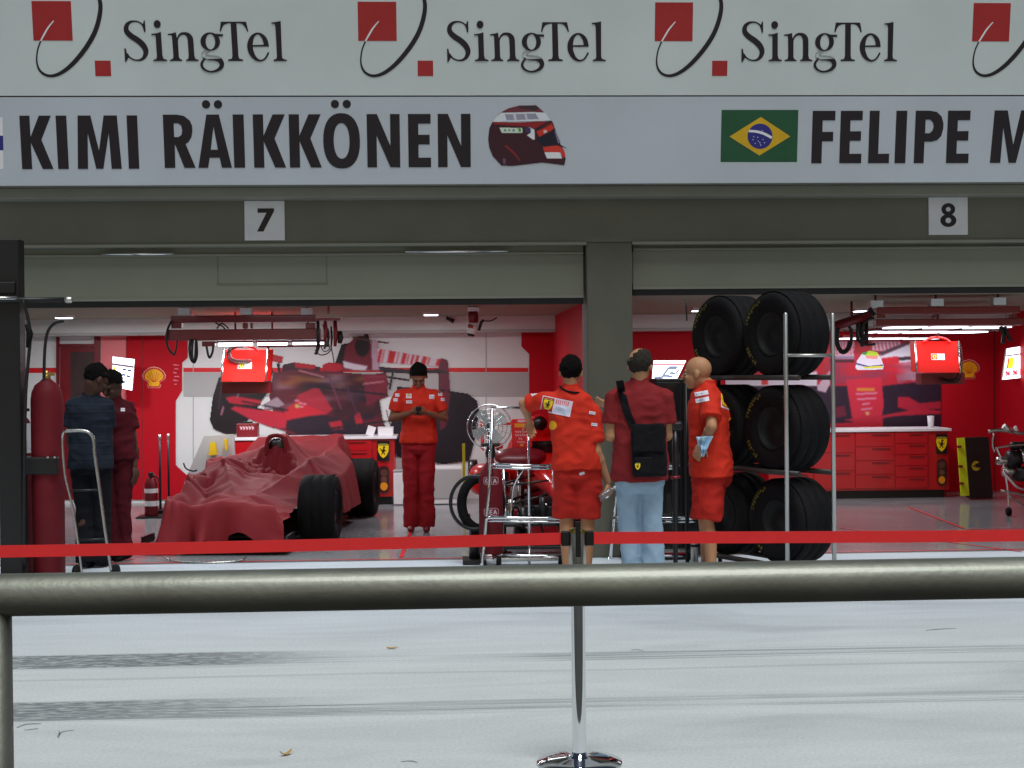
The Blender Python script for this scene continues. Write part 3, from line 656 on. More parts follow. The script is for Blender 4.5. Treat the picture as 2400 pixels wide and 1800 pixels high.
wallpoly('wall_panel', [(296, 777), (334, 777), (334, YBt), (296, YBt)], 'red_panel', 'narrow plain red wall strip behind the lit sign at the left', 'wall panel', YB-.006)
wallpoly('wall_panel', [(237, 777), (295, 777), (295, YBt), (237, YBt)], 'pink_sheen', 'glossy wall strip, red reflection painted pale pink, behind the two people at the left', 'wall panel', YB-.006)
wallpoly('wall_panel', [(1222, 777), (1300, 777), (1300, YBt), (1240, YBt), (1240, 830), (1222, 812)], 'red_panel', 'red wall panel behind the man leaning at the chrome frame', 'wall panel', YB-.012)
rp = wallpoly('wall_panel', wallrect(1445, 777, 2345, YBt-3), 'red_panel', 'broad red back wall of the right garage', 'wall panel', YB-.006)
wallpoly('panel_joint', wallrect(2329, 777, 2332, YBt-3), 'dark_red', '', '', YB-.012, .003, rp)
# doorway in the far left wall
dw = thing('side_door', 'dark doorway with red frame behind the two people at the left', 'door', P(180, 1171, YB-.01))
wallpoly('door_leaf', wallrect(141, 814, 222, YBt), 'dark_brown' if False else 'dark_red', '', '', YB-.003, .01, dw)
wallpoly('door_glass', wallrect(165, 825, 221, 1100), 'door_glass', '', '', YB-.013, .004, dw)
for r_ in ((133, 777, 140, YBt), (222, 777, 236, YBt), (141, 806, 221, 813)): wallpoly('door_frame', wallrect(*r_), 'dark_red', '', '', YB-.003, .03, dw)

def shell_img(cx, cy, r):
    I = Img(cx-r*1.12, cy-r*1.1, cx+r*1.12, cy+r*1.1, r/26)
    fan = [(-.62, .62), (-.5, .42), (-.95, .12), (-1, -.2), (-.82, -.55), (-.45, -.85), (0, -.95), (.45, -.85), (.82, -.55), (1, -.2), (.95, .12), (.5, .42), (.62, .62), (.5, .92), (-.5, .92)]
    I.poly([(cx+x*r*1.08, cy+y*r*1.06) for x, y in fan], (245, 200, 190)); I.poly([(cx+x*r*1.0, cy+y*r*.98) for x, y in fan], (205, 20, 30))
    I.poly([(cx+x*r*.85, cy+y*r*.82) for x, y in fan], (250, 185, 10))
    for a in range(-3, 4):
        an = R(a*19); x1 = cx+math.sin(an)*r*.75; y1 = cy+.45*r-math.cos(an)*r*1.05
        I.line([(cx+a*r*.04, cy+.4*r), (x1, y1)], r*.05, (205, 50, 20), keep=True)
    return I
shell_img(361, 885, 26).mesh('shell_emblem', 'print', lambda x, y: P(x, y, YB-.022), pl, True)
I = Img(402, 850, 426, 912, 1.2)
for q in range(6): I.line([(405+q % 2*3, 855+q*9), (421-q % 3*3, 856+q*9)], 4, (225, 120, 140))
I.mesh('panel_lettering', 'print', lambda x, y: P(x, y, YB-.022), pl, True)
shell_img(2271, 866, 24).mesh('shell_emblem', 'print', lambda x, y: P(x, y, YB-.016), rp, True)

# ---- shield emblem painter
def shield(I, cx, cy, h, horse=(15, 12, 12)):
    w2 = h*.38
    pts = [(-.95, -.42), (-.7, -.47), (0, -.5), (.7, -.47), (.95, -.42), (.97, -.1), (.85, .12), (.5, .36), (0, .52), (-.5, .36), (-.85, .12), (-.97, -.1)]
    I.poly([(cx+x*w2, cy+y*h) for x, y in pts], (250, 215, 15)); I.poly([(cx+x*w2, cy+y*h) for x, y in ((-.9, -.42), (0, -.49), (.9, -.42), (.9, -.36), (-.9, -.36))], (120, 130, 60))
    hp = [(-.05, -.28), (.2, -.33), (.38, -.25), (.2, -.18), (.3, -.02), (.55, -.05), (.5, .02), (.25, .06), (.15, .12), (.35, .25), (.2, .3), (0, .14), (-.3, .3), (-.4, .26), (-.2, .08), (-.45, 0), (-.6, -.15), (-.5, -.2), (-.3, -.05), (-.1, -.08)]
    I.poly([(cx+x*w2, cy+y*h) for x, y in hp], horse); return I

# ================================================================ MURALS (flat printed pictures of racing cars on the back walls)
m1 = thing('wall_mural', 'large printed picture of a red racing car on the white garage wall', 'mural', P(820, 1080, YB-.01))
I = Img(484, 770, 1140, 1100, 1.6)
blk, red, wht = (28, 14, 22), (205, 28, 52), (228, 222, 236)
I.poly([(512, 884), (590, 868), (632, 872), (638, 905), (600, 960), (560, 1016), (530, 1018), (500, 1006), (491, 985), (498, 930)], blk)      # near wheel
I.poly([(628, 780+0), (640, 872), (632, 900), (614, 905), (618, 870)], (70, 20, 45))
I.poly([(800, 806), (835, 800), (842, 850), (800, 872), (785, 850)], blk)                                             # airbox surround
I.poly([(810, 812), (832, 788), (862, 786), (880, 830), (876, 870), (800, 868)], (120, 30, 50))
I.poly(ell(849, 812, 17, 24), blk); I.poly([(852, 778), (864, 777), (866, 800), (856, 800)], blk)
I.poly(ribbon([(825, 790, 5), (850, 795, 4), (880, 800, 6), (912, 804, 5)]), (110, 70, 60))
I.poly([(870, 792), (886, 800), (890, 868), (872, 870)], (200, 170, 190))
I.poly([(803, 845), (830, 852), (862, 858), (855, 872), (806, 862)], wht)
# rear wing with red and white bars
I.poly([(884, 815), (1050, 843), (1050, 862), (890, 850)], wht)
for x0, w_ in ((890, 6), (913, 15), (945, 9), (967, 5), (977, 6), (992, 10), (1016, 0), (1026, 18), (900, 2), (934, 2), (958, 2), (1006, 3)):
    I.poly([(x0, 817+(x0-884)*.165), (x0+w_, 817+(x0+w_-884)*.165), (x0+w_-6, 849+(x0-890)*.06), (x0-6, 849+(x0-890)*.06)], (215, 35, 45))
I.poly([(1034, 838), (1050, 843), (1056, 920), (1048, 940), (1028, 915), (1026, 868)], (110, 40, 62))
I.poly([(888, 858), (960, 866), (1030, 864), (1052, 874), (960, 876), (890, 872)], (50, 38, 50))
I.poly([(918, 872), (924, 872), (916, 915), (910, 912)], (50, 45, 50)); I.poly([(905, 880), (960, 888), (960, 894), (905, 886)], (60, 40, 50))
# mirror pods and windscreen
I.poly([(636, 829), (664, 835), (662, 852), (632, 846)], (190, 30, 50)); I.poly([(647, 850), (656, 852), (658, 878), (652, 878)], blk)
I.poly([(662, 854), (690, 848), (752, 860), (748, 876), (660, 872)], (60, 24, 44)); I.poly([(690, 848), (740, 855), (738, 866), (692, 862)], (190, 28, 48))
I.poly([(755, 855), (770, 848), (800, 852), (806, 878), (756, 882)], (195, 30, 50))
I.poly([(640, 872), (700, 866), (800, 872), (905, 880), (912, 900), (880, 960), (930, 1040), (905, 1078), (820, 1082), (720, 1040), (650, 1000), (630, 930)], (98, 30, 46))
I.poly([(700, 880), (880, 880), (900, 1000), (880, 1060), (760, 1050), (700, 980)], (60, 18, 32))
I.speckle([(640, 872), (905, 880), (900, 960), (640, 960)], (170, 140, 150), .7, 3, .12).speckle([(660, 880), (860, 880), (860, 930), (660, 930)], (190, 130, 60), .55, 5, .14)
I.speckle([(720, 930), (905, 910), (905, 1075), (740, 1060)], (120, 24, 50), .8, 9, .12).speckle([(700, 880), (900, 890), (860, 1040), (760, 1030)], (20, 14, 40), .7, 12, .12)
I.blurx(868, 960, 640, 905, 9)
I.poly([(850, 880), (906, 872), (910, 930), (860, 950)], (150, 30, 60), .7)
# nose cone and front wing
I.poly([(700, 925), (745, 905), (780, 960), (758, 975), (684, 970), (678, 962)], (205, 35, 60), .8)
I.poly([(528, 932), (548, 928), (612, 938), (612, 950), (540, 948)], (196, 30, 55)); I.poly([(548, 952), (600, 955), (690, 972), (672, 1004), (640, 1000)], (205, 32, 58))
I.poly([(556, 950), (620, 966), (672, 1000), (640, 1004), (590, 985), (540, 958)], (200, 36, 62)); I.poly([(618, 946), (650, 930), (668, 948), (650, 956), (620, 962)], (170, 150, 160))
I.poly([(666, 960), (700, 940), (762, 968), (700, 980), (672, 985)], (214, 34, 55)); I.poly([(540, 945), (620, 958), (618, 962), (540, 950)], blk)
I.line([(518, 974), (524, 952)], 4, (200, 130, 150)).line([(556, 932), (562, 912)], 3, (150, 140, 150))
for q, (a_, b_) in enumerate(((690, 702), (700, 718), (694, 712))): I.line([(a_, 938+q*7), (b_, 940+q*7)], 3, (225, 190, 210))
I.ell(696, 952, 5, 5, (200, 190, 90))
I.poly([(672, 986), (700, 980), (760, 972), (860, 1000), (930, 1030), (928, 1082), (700, 1050), (668, 1020)], (40, 18, 42)); I.poly([(770, 990), (800, 985), (806, 1005), (778, 1008)], (190, 30, 50)); I.poly([(830, 975), (842, 965), (852, 990), (836, 1000)], (190, 30, 50))
for (a_, b_, w_, c_) in (((560, 930), (640, 905), 3, (60, 30, 50)), ((566, 940), (676, 962), 3, (20, 14, 30)), ((720, 905), (905, 925), 4, (24, 16, 36)), ((735, 1010), (920, 985), 4, (20, 14, 30)), ((745, 1020), (925, 1030), 3, (100, 30, 50)), ((770, 880), (800, 960), 4, (120, 60, 90)), ((806, 884), (840, 980), 3, (90, 50, 80)), ((640, 1000), (760, 1040), 4, (160, 30, 50)), ((690, 1000), (700, 1046), 3, (20, 14, 26)), ((905, 960), (930, 1050), 4, (120, 40, 70)), ((520, 900), (512, 960), 4, (60, 44, 66)), ((1070, 930), (1100, 1000), 4, (50, 40, 60)), ((1060, 1000), (1050, 1070), 4, (46, 34, 56)), ((700, 868), (760, 884), 3, (210, 150, 160)), ((850, 900), (900, 894), 3, (210, 160, 170)), ((580, 878), (600, 882), 3, (90, 80, 90))): I.line([a_, b_], w_, c_)
# far wheel
I.poly([(930, 905), (1045, 914), (1098, 922), (1118, 938), (1124, 965), (1116, 1020), (1100, 1080), (1040, 1088), (930, 1070), (915, 1000)], (24, 15, 32))
I.poly([(950, 925), (1040, 930), (1020, 1060), (950, 1050)], (34, 24, 46)).poly([(1060, 930), (1092, 936), (1100, 985), (1084, 1050), (1064, 1060)], (18, 12, 26))
I.poly([(1045, 914), (1056, 922), (1046, 1000), (1030, 1010), (1030, 930)], (110, 30, 52))
I.c *= .95; I.soft(1).mesh('print_sheet', 'print', lambda x, y: P(x, y, YB-.02), m1, True)
m2 = thing('wall_mural', 'printed picture of a helmeted driver above the right cabinet', 'mural', P(2050, 1000, YB-.01))
I = Img(1700, 796, 2206, 1004, 1.5, (196, 30, 52))
I.rect(1700, 796, 2206, 830, (180, 24, 44)).poly([(1700, 885), (1850, 880), (1915, 870), (1915, 905), (1840, 905), (1700, 905)], wht).poly([(1785, 882), (1800, 880), (1800, 902), (1785, 902)], (225, 60, 60))
I.rect(1955, 800, 2002, 834, (225, 200, 215)).rect(1946, 834, 2002, 842, (150, 130, 160)).rect(1946, 843, 2002, 850, (60, 20, 40)).rect(2045, 800, 2110, 822, (225, 190, 205))
for q in range(7): I.line([(1958+q*6.6, 802), (1962+q*6.6, 832)], 2.2, (205, 40, 70)).line([(2048+q*9, 802), (2052+q*9, 820)], 2.5, (205, 40, 70))
I.poly([(2062, 832), (2120, 806), (2150, 800), (2150, 850), (2110, 860), (2065, 850)], wht).poly([(2060, 826), (2130, 800), (2142, 802), (2066, 834)], (90, 50, 70)).poly([(2105, 838), (2145, 834), (2146, 842), (2108, 845)], (50, 30, 45)).poly([(2065, 840), (2105, 835), (2112, 870), (2072, 885)], (214, 30, 50))
I.poly([(2110, 850), (2150, 846), (2152, 890), (2115, 892)], (200, 120, 140)).poly([(2145, 838), (2152, 838), (2155, 895), (2148, 895)], wht)
I.speckle([(1940, 850), (2206, 860), (2206, 905), (1940, 905)], (140, 60, 90), .7, 4, .15).blurx(852, 915, 1935, 2206, 10)
I.poly([(1700, 905), (1985, 905), (1998, 990), (1700, 1004)], (40, 18, 44)).poly([(2066, 905), (2206, 890), (2206, 1004), (2070, 1004)], (40, 18, 44)).poly([(1955, 955), (1980, 950), (1985, 975), (1960, 980)], (110, 24, 50))
I.poly([(1982, 890), (2066, 885), (2072, 950), (2064, 985), (2000, 985), (1996, 960)], (212, 40, 66))
I.poly([(2104, 930), (2130, 930), (2155, 945), (2206, 940), (2206, 958), (2130, 962), (2104, 955)], (190, 30, 58)).poly([(1975, 984), (2060, 975), (2150, 958), (2206, 962), (2206, 970), (2100, 975), (2010, 990)], (200, 34, 60))
I.rect(2008, 910, 2050, 917, (225, 140, 60))
for q, (a_, b_) in enumerate(((2006, 2056), (2008, 2054), (2020, 2038), (2018, 2044))): I.line([(a_, 924+q*12), (b_, 921+q*12)], 4.5, (225, 160, 190), op=.8)
I.ell(2033, 969, 5, 5, (220, 170, 110)).poly([(1915, 905), (1945, 868), (1946, 900), (1935, 920), (1915, 915)], (205, 180, 195))
I.poly([(2100, 880), (2160, 868), (2170, 876), (2105, 900)], (150, 130, 150), .5)
I.c *= .95; I.soft(1).mesh('print_sheet', 'print', lambda x, y: P(x, y, YB-.022), m2, True)
# printed helmet of the picture (plain shell, white with green and yellow top)
I = Img(2004, 820, 2074, 874, 1.)
I.poly([(2004, 862), (2008, 845), (2020, 828), (2038, 821), (2056, 825), (2066, 840), (2072, 858), (2070, 866), (2040, 868), (2010, 868)], (228, 222, 236)).poly([(2020, 828), (2038, 821), (2055, 825), (2061, 836), (2030, 834)], (190, 225, 40)).poly([(2018, 830), (2022, 826), (2034, 824), (2030, 832)], (40, 160, 90))
I.poly([(2028, 834), (2058, 834), (2056, 842), (2032, 840)], (240, 150, 140)).poly([(2006, 850), (2036, 858), (2070, 854), (2070, 857), (2036, 861), (2005, 854)], (50, 50, 130)).poly([(2022, 860), (2068, 857), (2068, 862), (2030, 864)], (225, 220, 60))
I.mesh('helmet_print', 'print', lambda x, y: P(x, y, YB-.026), m2, True)

# ================================================================ LIT SIGNS
def lit_sign(name, label, quad, Y, cells, W_=90, H_=40):
    q = [P(x, y, Y) for x, y in quad]                       # tl, tr, br, bl
    t = thing(name, label, 'lit sign', q[3])
    I = Img(0, 0, W_, H_, 1., (240, 246, 255)); cells(I)
    f = lambda x, y: (q[0]*(1-x/W_)+q[1]*(x/W_))*(1-y/H_)+(q[3]*(1-x/W_)+q[2]*(x/W_))*(y/H_)
    I.mesh('lit_face', 'lightbox', f, t, True)
    d = Vector((0, .05, 0)); e = Vector((0, .004, 0))
    MB().add([p+e for p in q]+[p+d for p in q], [(4, 5, 6, 7), (0, 1, 5, 4), (1, 2, 6, 5), (2, 3, 7, 6), (3, 0, 4, 7)]).build('case', 'white', t, True)
    return t
def sf(I):
    I.rect(0, 9, 90, 11.5, (60, 40, 50)); I.rect(4, 13, 15, 30, (235, 190, 30)); I.rect(4, 13, 7, 30, (200, 60, 50)); I.line([(36, 10), (36, 31)], 1.4, (90, 100, 120))
    for pts in ([(60, 15), (44, 15), (44, 22), (58, 22), (58, 31), (42, 31)], [(82, 15), (66, 15), (65, 32)], [(66, 23), (79, 23)]):
        for a, b in zip(pts[:-1], pts[1:]): I.line([a, b], 3.4, (30, 50, 80))
    I.rect(0, 33, 90, 34, (60, 50, 60))
lit_sign('lit_sign', 'small glowing white sign on the glossy wall strip behind the two people at the left', [(264, 836), (315, 842), (309, 915), (262, 905)], 18.3, sf)
def sf2(I):
    I.rect(0, 9, 90, 11, (60, 40, 50)); I.rect(5, 13, 17, 27, (240, 190, 30)); I.rect(5, 13, 8, 27, (220, 40, 40)); I.line([(36, 10), (36, 28)], 1.4, (90, 100, 120))
    for pts in ([(62, 14), (46, 14), (46, 20), (60, 20), (60, 27), (43, 27)], [(84, 14), (68, 14), (68, 28)], [(68, 21), (80, 21)]):
        for a, b in zip(pts[:-1], pts[1:]): I.line([a, b], 3.4, (30, 40, 60))
    I.rect(0, 28.5, 90, 37, (250, 160, 170)); I.rect(0, 37, 90, 40, (240, 246, 255))
    for q in range(6): I.line([(4+q*14, 30), (12+q*14, 35)], 2.4, (120, 30, 50)); I.line([(12+q*14, 30), (5+q*14, 35)], 2., (120, 30, 50))
lit_sign('lit_sign', 'glowing white sign with a yellow block at the far right', [(2360, 817), (2470, 800), (2462, 878), (2350, 890)], 18.0, sf2)
def sf3(I):
    I.rect(0, 7, 90, 10, (190, 30, 50))
    for pts, w_ in (([(74, 15), (48, 15), (34, 36), (8, 37)], 7), ([(84, 18), (76, 27), (56, 26)], 5), ([(40, 32), (70, 33)], 5)):
        for a, b in zip(pts[:-1], pts[1:]): I.line([a, b], w_, (84, 92, 112))
lit_sign('lit_sign', 'slanted glowing white sign between the standing men in front of the pillar', [(1532, 845), (1608, 845), (1586, 890), (1528, 890)], 14.6, sf3)

# ================================================================ CABINETS AND WHAT STANDS ON THEM
def cabinet(name, label, x0, x1, ytop, ybase, Yf, cols, depth=.6, badge=None, plinth=True):
    a = P(x0, ybase, Yf); b = P(x1, ybase, Yf); zt = P((x0+x1)/2, ytop, Yf).z; zb_ = max(.1, P((x0+x1)/2, ybase, Yf).z)
    t = thing(name, label, 'cabinet', ((a.x+b.x)/2, Yf, 0)); Wd = b.x-a.x
    MB().box2((a.x, Yf, zb_), (b.x, Yf+depth, zt-.036)).build('body', 'cabinet_red', t, True)
    MB().box2((a.x-.02, Yf-.03, zt-.034), (b.x+.03, Yf+depth, zt), bev=.004).build('worktop', 'counter_white', t, True)
    MB().box2((a.x+.04, Yf+.05, .004), (b.x-.04, Yf+depth-.02, zb_-.002)).build('plinth', 'black_plastic', t, True)
    Hh = zt-.05-zb_-.02
    for (f0, f1, rows) in cols:
        xa = a.x+Wd*f0+.006; xb = a.x+Wd*f1-.006; tot = sum(rows); z = zt-.05
        for r_ in rows:
            h = Hh*r_/tot
            dr = MB().box2((xa, Yf-.014, z-h+.008), (xb, Yf-.001, z), bev=.003).build('drawer', 'cabinet_red', t, True)
            MB().box2((xa+(xb-xa)*.42, Yf-.024, z-.030), (xb-(xb-xa)*.12, Yf-.0145, z-.016)).build('handle', 'dark_red', dr, False)
            hh = COL.objects[-1] if False else None
            z -= h
    return t, zt
def fix_sub(o):  # sub-parts were written in world space
    inv = root_matrix(o).inverted(); o.data.transform(inv)
def badge(t, x0, y0, x1, y1, Y, nm='shield_badge', ovals=False):
    I = Img(x0, y0, x1, y1, .7, (16, 14, 20))
    if not ovals: shield(I, (x0+x1)/2, (y0+y1)/2, (y1-y0)*.72)
    else:
        I.a[:] = False; cx = (x0+x1)/2; rx = (x1-x0)/2
        I.poly([(x0+1, y0+rx), (x0+4, y0+4), (cx, y0+1), (x1-4, y0+4), (x1-1, y0+rx), (x1-1, y1-rx), (x1-4, y1-4), (cx, y1-1), (x0+4, y1-4), (x0+1, y1-rx)], (60, 22, 28))
        I.ell(cx, y1-rx*1.3, rx*.62, rx*.7, (235, 150, 30)); I.ell(cx, y0+rx*1.3, rx*.6, rx*.6, (95, 60, 50)); I.ell(cx, (y0+y1)/2, rx*.5, rx*.5, (110, 70, 60))
    I.mesh(nm, 'print_gloss', lambda x, y: P(x, y, Y), t, True)
cl, zcl = cabinet('tool_cabinet', 'long low red tool cabinet with white worktop behind the covered car', 552, 926, 1024, 1166, 18.0, [(0, .3, (1, 1, 1.2)), (.3, .55, (1, 1, 1, 1)), (.55, .86, (1, 1, 1, 1, 1))])
badge(cl, 884, 1033, 913, 1080, 17.98); badge(cl, 886, 1090, 914, 1158, 17.98, 'gauge_panel', True)
cr_, zcr = cabinet('tool_cabinet', 'long low red tool cabinet with white worktop beside the tall tyre rack', 1800, 2224, 1006, 1150, 17.9, [(0, .25, (1, 1.3, 1)), (.25, .48, (1.1, 1, 1)), (.48, .70, (1, 1, 1, 1)), (.70, .885, (1, 1, 1, 1, 1))])
badge(cr_, 2194, 1017, 2220, 1064, 17.88); badge(cr_, 2195, 1073, 2220, 1141, 17.88, 'gauge_panel', True)
for o in list(COL.objects):
    if o.name.startswith('handle'): fix_sub(o)
def on(px, Y, z): p = P(px, 900, Y); return Vector((p.x, Y, z))
t = thing('tool_case', 'dark red lettered case on the left end of the white worktop', 'case', on(580, 18.25, zcl))
MB().box((0, 0, .085), (.26, .2, .17), bev=.01).build('shell', 'dark_red', t); MB().box((0, 0, .182), (.12, .03, .02), bev=.005).build('handle', 'black_plastic', t)
I = Img(0, 0, 22, 8, 1., (130, 20, 34))
for q in range(5): I.line([(2+q*4, 2), (4+q*4, 6)], 1.4, (220, 190, 200)).line([(4+q*4, 2), (3+q*4, 6)], 1.2, (220, 190, 200))
I.mesh('case_lettering', 'print', lambda x, y: Vector((-.1+x*.009, -.1015, .15-y*.009)), t)
t = thing('paper_box', 'low white box on the right end of the white worktop', 'box', on(903, 18.2, zcl)); MB().box((0, 0, .05), (.19, .16, .1), bev=.004).build('box', 'white', t); MB().box((0, 0, .104), (.195, .165, .006)).build('lid', 'white', t)
t = thing('paper_sheet', 'tilted white card leaning beside the low white box', 'card', on(868, 18.15, zcl)); MB().box((0, 0, .06), (.1, .006, .12), Matrix.Rotation(R(18), 3, 'Y')).build('card', 'white', t)
t = thing('paper_cup', 'white cup standing on the worktop of the right cabinet', 'cup', on(2181, 18.1, zcr)); MB().lathe([(0, 0), (.034, 0), (.044, .15), (.041, .15), (.032, .006), (0, .006)], n=20).build('cup', 'white', t)
MB().lathe([(.0442, .143), (.0462, .146), (.0442, .15)], n=20).build('rim', 'white', t)

# ================================================================ OVERHEAD GANTRIES, CABLES, MONITORS
def gantry(label, Y, beams, struts, loops, hangers):
    a = P(beams[0][0], beams[0][2], Y); t = thing('overhead_gantry', label, 'gantry', (a.x, Y, a.z))
    for (xa, xb, y0, y1) in beams:
        A = P(xa, y1, Y); B_ = P(xb, y0, Y); MB().box2((A.x, Y-.06, A.z), (B_.x, Y+.06, B_.z), bev=.008).build('beam', 'dark_red', t, True)
    for (x_, y0, y1, w_) in struts:
        A = P(x_-w_/2, y1, Y); B_ = P(x_+w_/2, y0, Y); MB().box2((A.x, Y-.04, A.z), (B_.x, Y+.04, B_.z)).build('strut', 'dark_red', t, True)
    for (pts, r_) in loops:
        MB().tube([P(x, y, Y-.09-.01*i) for i, (x, y) in enumerate(pts)], r_, 8, smoothpath=5).build('cable', 'black_plastic', t, True)
    for (x_, y_) in hangers:
        A = P(x_, y_, Y); MB().box2((A.x-.06, Y-.05, A.z), (A.x+.06, Y+.05, A.z+.07)).build('hanger_bracket', 'white', t, True)
        MB().tube([(A.x, Y, A.z+.07), (A.x, Y, ZC)], .012, 8).build('hanger_rod', 'dark_red', t, True)
    return t
gantry('dark red overhead gantry with two beams and hanging cables in the left garage', 15.3,
  [(402, 740, 738, 757), (393, 752, 770, 799), (505, 760, 799, 804), (606, 772, 808, 814)],
  [(415, 757, 770, 24), (728, 757, 770, 22), (575, 757, 770, 10), (590, 757, 770, 4), (490, 800, 812, 30)],
  [([(402, 752), (392, 775), (390, 800), (398, 822), (410, 832)], .012), ([(416, 798), (413, 815), (410, 828)], .010),
   ([(447, 795), (444, 820), (448, 842), (454, 848), (458, 835), (459, 800)], .014), ([(452, 795), (450, 830), (455, 850), (462, 830), (460, 795)], .012),
   ([(484, 812), (488, 832), (492, 838), (498, 825), (500, 810)], .012), ([(505, 757), (520, 764), (528, 772)], .008), ([(508, 770), (520, 758), (536, 770)], .008),
   ([(745, 750), (747, 790), (746, 815), (740, 824)], .016), ([(758, 760), (764, 800), (760, 818)], .010), ([(752, 812), (760, 824), (772, 818), (770, 806)], .005)],
  [(432, 738), (578, 738), (720, 738)])
t = thing('tool_cluster', 'bunch of air tools and hoses at the right end of the left gantry', 'air tools', P(785, 750, 15.1))
for i, (x_, y0, y1, r_, m_) in enumerate(((744, 752, 812, .018, 'black_plastic'), (762, 752, 800, .022, 'dark_red'), (768, 770, 812, .014, 'black_plastic'), (776, 765, 815, .012, 'black_plastic'), (785, 752, 812, .026, 'dark_red'), (796, 776, 805, .034, 'black_plastic'))):
    Y = 15.05+.03*i; MB().tube([P(x_, y0, Y), P(x_+2, (y0+y1)/2, Y), P(x_, y1, Y)], [r_*.7, r_, r_*.6], 10).build('air_tool', m_, t, True)
A = P(742, 752, 15.1); B_ = P(800, 748, 15.1); MB().box2((A.x, 15.0, A.z), (B_.x, 15.2, B_.z+.01)).build('tool_bar', 'dark_red', t, True)
MB().tube([P(744, 812, 15.1), P(742, 824, 15.1), P(752, 832, 15.1), P(768, 828, 15.1), P(778, 815, 15.1)], .006, 6, smoothpath=5).build('hose', 'black_plastic', t, True)
MB().tube([P(744, 812, 15.1), P(742, 828, 15.1), P(738, 826, 15.1)], .015, 8, smoothpath=5).build('hose', 'black_plastic', t, True)
MB().tube([P(776, 812, 15.2), P(780, 832, 15.2), P(783, 850, 15.2)], .006, 6, smoothpath=5).build('hose', 'black_plastic', t, True)
MB().box2(P(770, 736, 15.1)+Vector((-.01, -.01, 0)), P(770, 736, 15.1)+Vector((.01, .01, ZC-P(770, 736, 15.1).z))).build('hanger_rod', 'dark_red', t, True)
gantry('dark red overhead gantry with two beams over the light panels in the right garage', 13.7,
  [(2052, 2386, 718, 737), (2050, 2395, 746, 765)],
  [(2062, 737, 746, 20), (2190, 737, 746, 8), (2370, 737, 746, 18)],
  [([(2048, 745), (2030, 752), (2020, 770), (2024, 790), (2034, 800)], .014), ([(1962, 770), (1960, 800), (1968, 822), (1980, 826), (1992, 812), (1996, 780), (1990, 765)], .016),
   ([(1966, 768), (1964, 800), (1972, 820), (1984, 818), (1990, 800)], .012), ([(2012, 760), (2008, 780), (2014, 800), (2030, 808), (2052, 806)], .012),
   ([(2345, 765), (2352, 785), (2350, 805)], .02), ([(2355, 765), (2362, 785), (2370, 800)], .018), ([(2038, 722), (2044, 732), (2050, 738)], .02)],
  [(2193, 718), (2339, 715), (2052, 722)])
t = thing('side_boom', 'red boom with cables behind the chrome frame post of the tyre rack', 'boom', P(1990, 750, 15))
A = P(1955, 765, 15); B_ = P(2040, 738, 15)
MB().tube([A, B_], .05, 10).build('boom_arm', 'dark_red', t, True)
for (x_, y0, y1) in ((2010, 742, 800), (2020, 745, 812), (2030, 748, 806)): MB().tube([P(x_, y0, 15), P(x_+1, y1, 15)], .022, 8).build('hose', 'black_plastic', t, True)
MB().tube([P(1996, 740, 15), Vector((P(1996, 740, 15).x, 15, ZC))], .014, 8).build('hanger_rod', 'dark_red', t, True)

def monitor(label, x0, y0, x1, y1, Y, coil, skew=6, under=True):
    tl = P(x0, y0, Y); t = thing('hanging_monitor', label, 'monitor', P((x0+x1)/2, y1, Y))
    q = [P(x0+skew, y0, Y+.02), P(x1, y0, Y+.02), P(x1-skew, y1, Y-.24), P(x0, y1, Y-.24)]; d = Vector((.03, .28, .01))
    MB().add(q+[p+d for p in q], [(0, 1, 2, 3), (4, 7, 6, 5), (0, 4, 5, 1), (1, 5, 6, 2), (2, 6, 7, 3), (3, 7, 4, 0)]).build('screen_hood', 'hood_red', t, True)
    e = Vector((0, -.006, 0)); W_ = 100; H_ = 80
    f = lambda x, y: (q[0]*(1-x/W_)+q[1]*(x/W_))*(1-y/H_)+(q[3]*(1-x/W_)+q[2]*(x/W_))*(y/H_)+e
    for (a_, b_) in ((q[0], q[3]), (q[1], q[2])): MB().tube([a_+e, b_+e], .012, 8).build('frame_edge', 'steel', t, True)
    I = Img(35, 32, 66, 48, .5, (235, 232, 235)); I.rect(36, 33, 49, 47, (200, 40, 40)); shield(I, 42.5, 40, 12)
    for k_ in range(5): I.line([(52+k_*2.6, 33), (52+k_*2.6, 37)], 1., (210, 60, 70))
    I.mesh('shield_sticker', 'print', f, t, True)
    if under:
        A = P(x0+4, y1+2, Y+.1); B_ = P(x1+8, y1+27, Y+.1); MB().box2((A.x, Y, B_.z), (B_.x, Y+.2, A.z)).build('keyboard_tray', 'dark_red', t, True)
    cxp = (x0+x1)/2
    MB().tube([P(cxp, y0-24, Y+.1), P(cxp, y0-6, Y+.1)], .018, 10).build('support_pole', 'dark_red', t, True)
    MB().tube([P(cxp, y0-24, Y+.1), Vector((P(cxp, y0-24, Y+.1).x, Y+.1, ZC))], .013, 8).build('support_pole', 'dark_red', t, True)
    MB().tube([P(cxp-34, y0+2, Y-.02), P(cxp-18, y0-7, Y), P(cxp, y0-9, Y), P(cxp+20, y0-5, Y), P(cxp+30, y0+3, Y-.02)], .014, 8, smoothpath=4).build('bracket', 'car_red', t, True)
    pts = cr([P(x, y, Y-.12) for x, y in coil], 40); n = len(pts); hel = []
    for i, p in enumerate(pts): an = i*.95; hel.append(p+Vector((math.cos(an)*.022, math.sin(an)*.02, math.sin(an)*.022)))
    MB().tube(hel, .0045, 5).build('coiled_cable', 'black_plastic', t, True)
    return t
monitor('red hanging monitor with a coiled black cable in the left garage', 519, 820, 628, 894, 16.75, [(570, 810), (548, 812), (536, 825), (542, 842), (562, 847), (585, 846)])
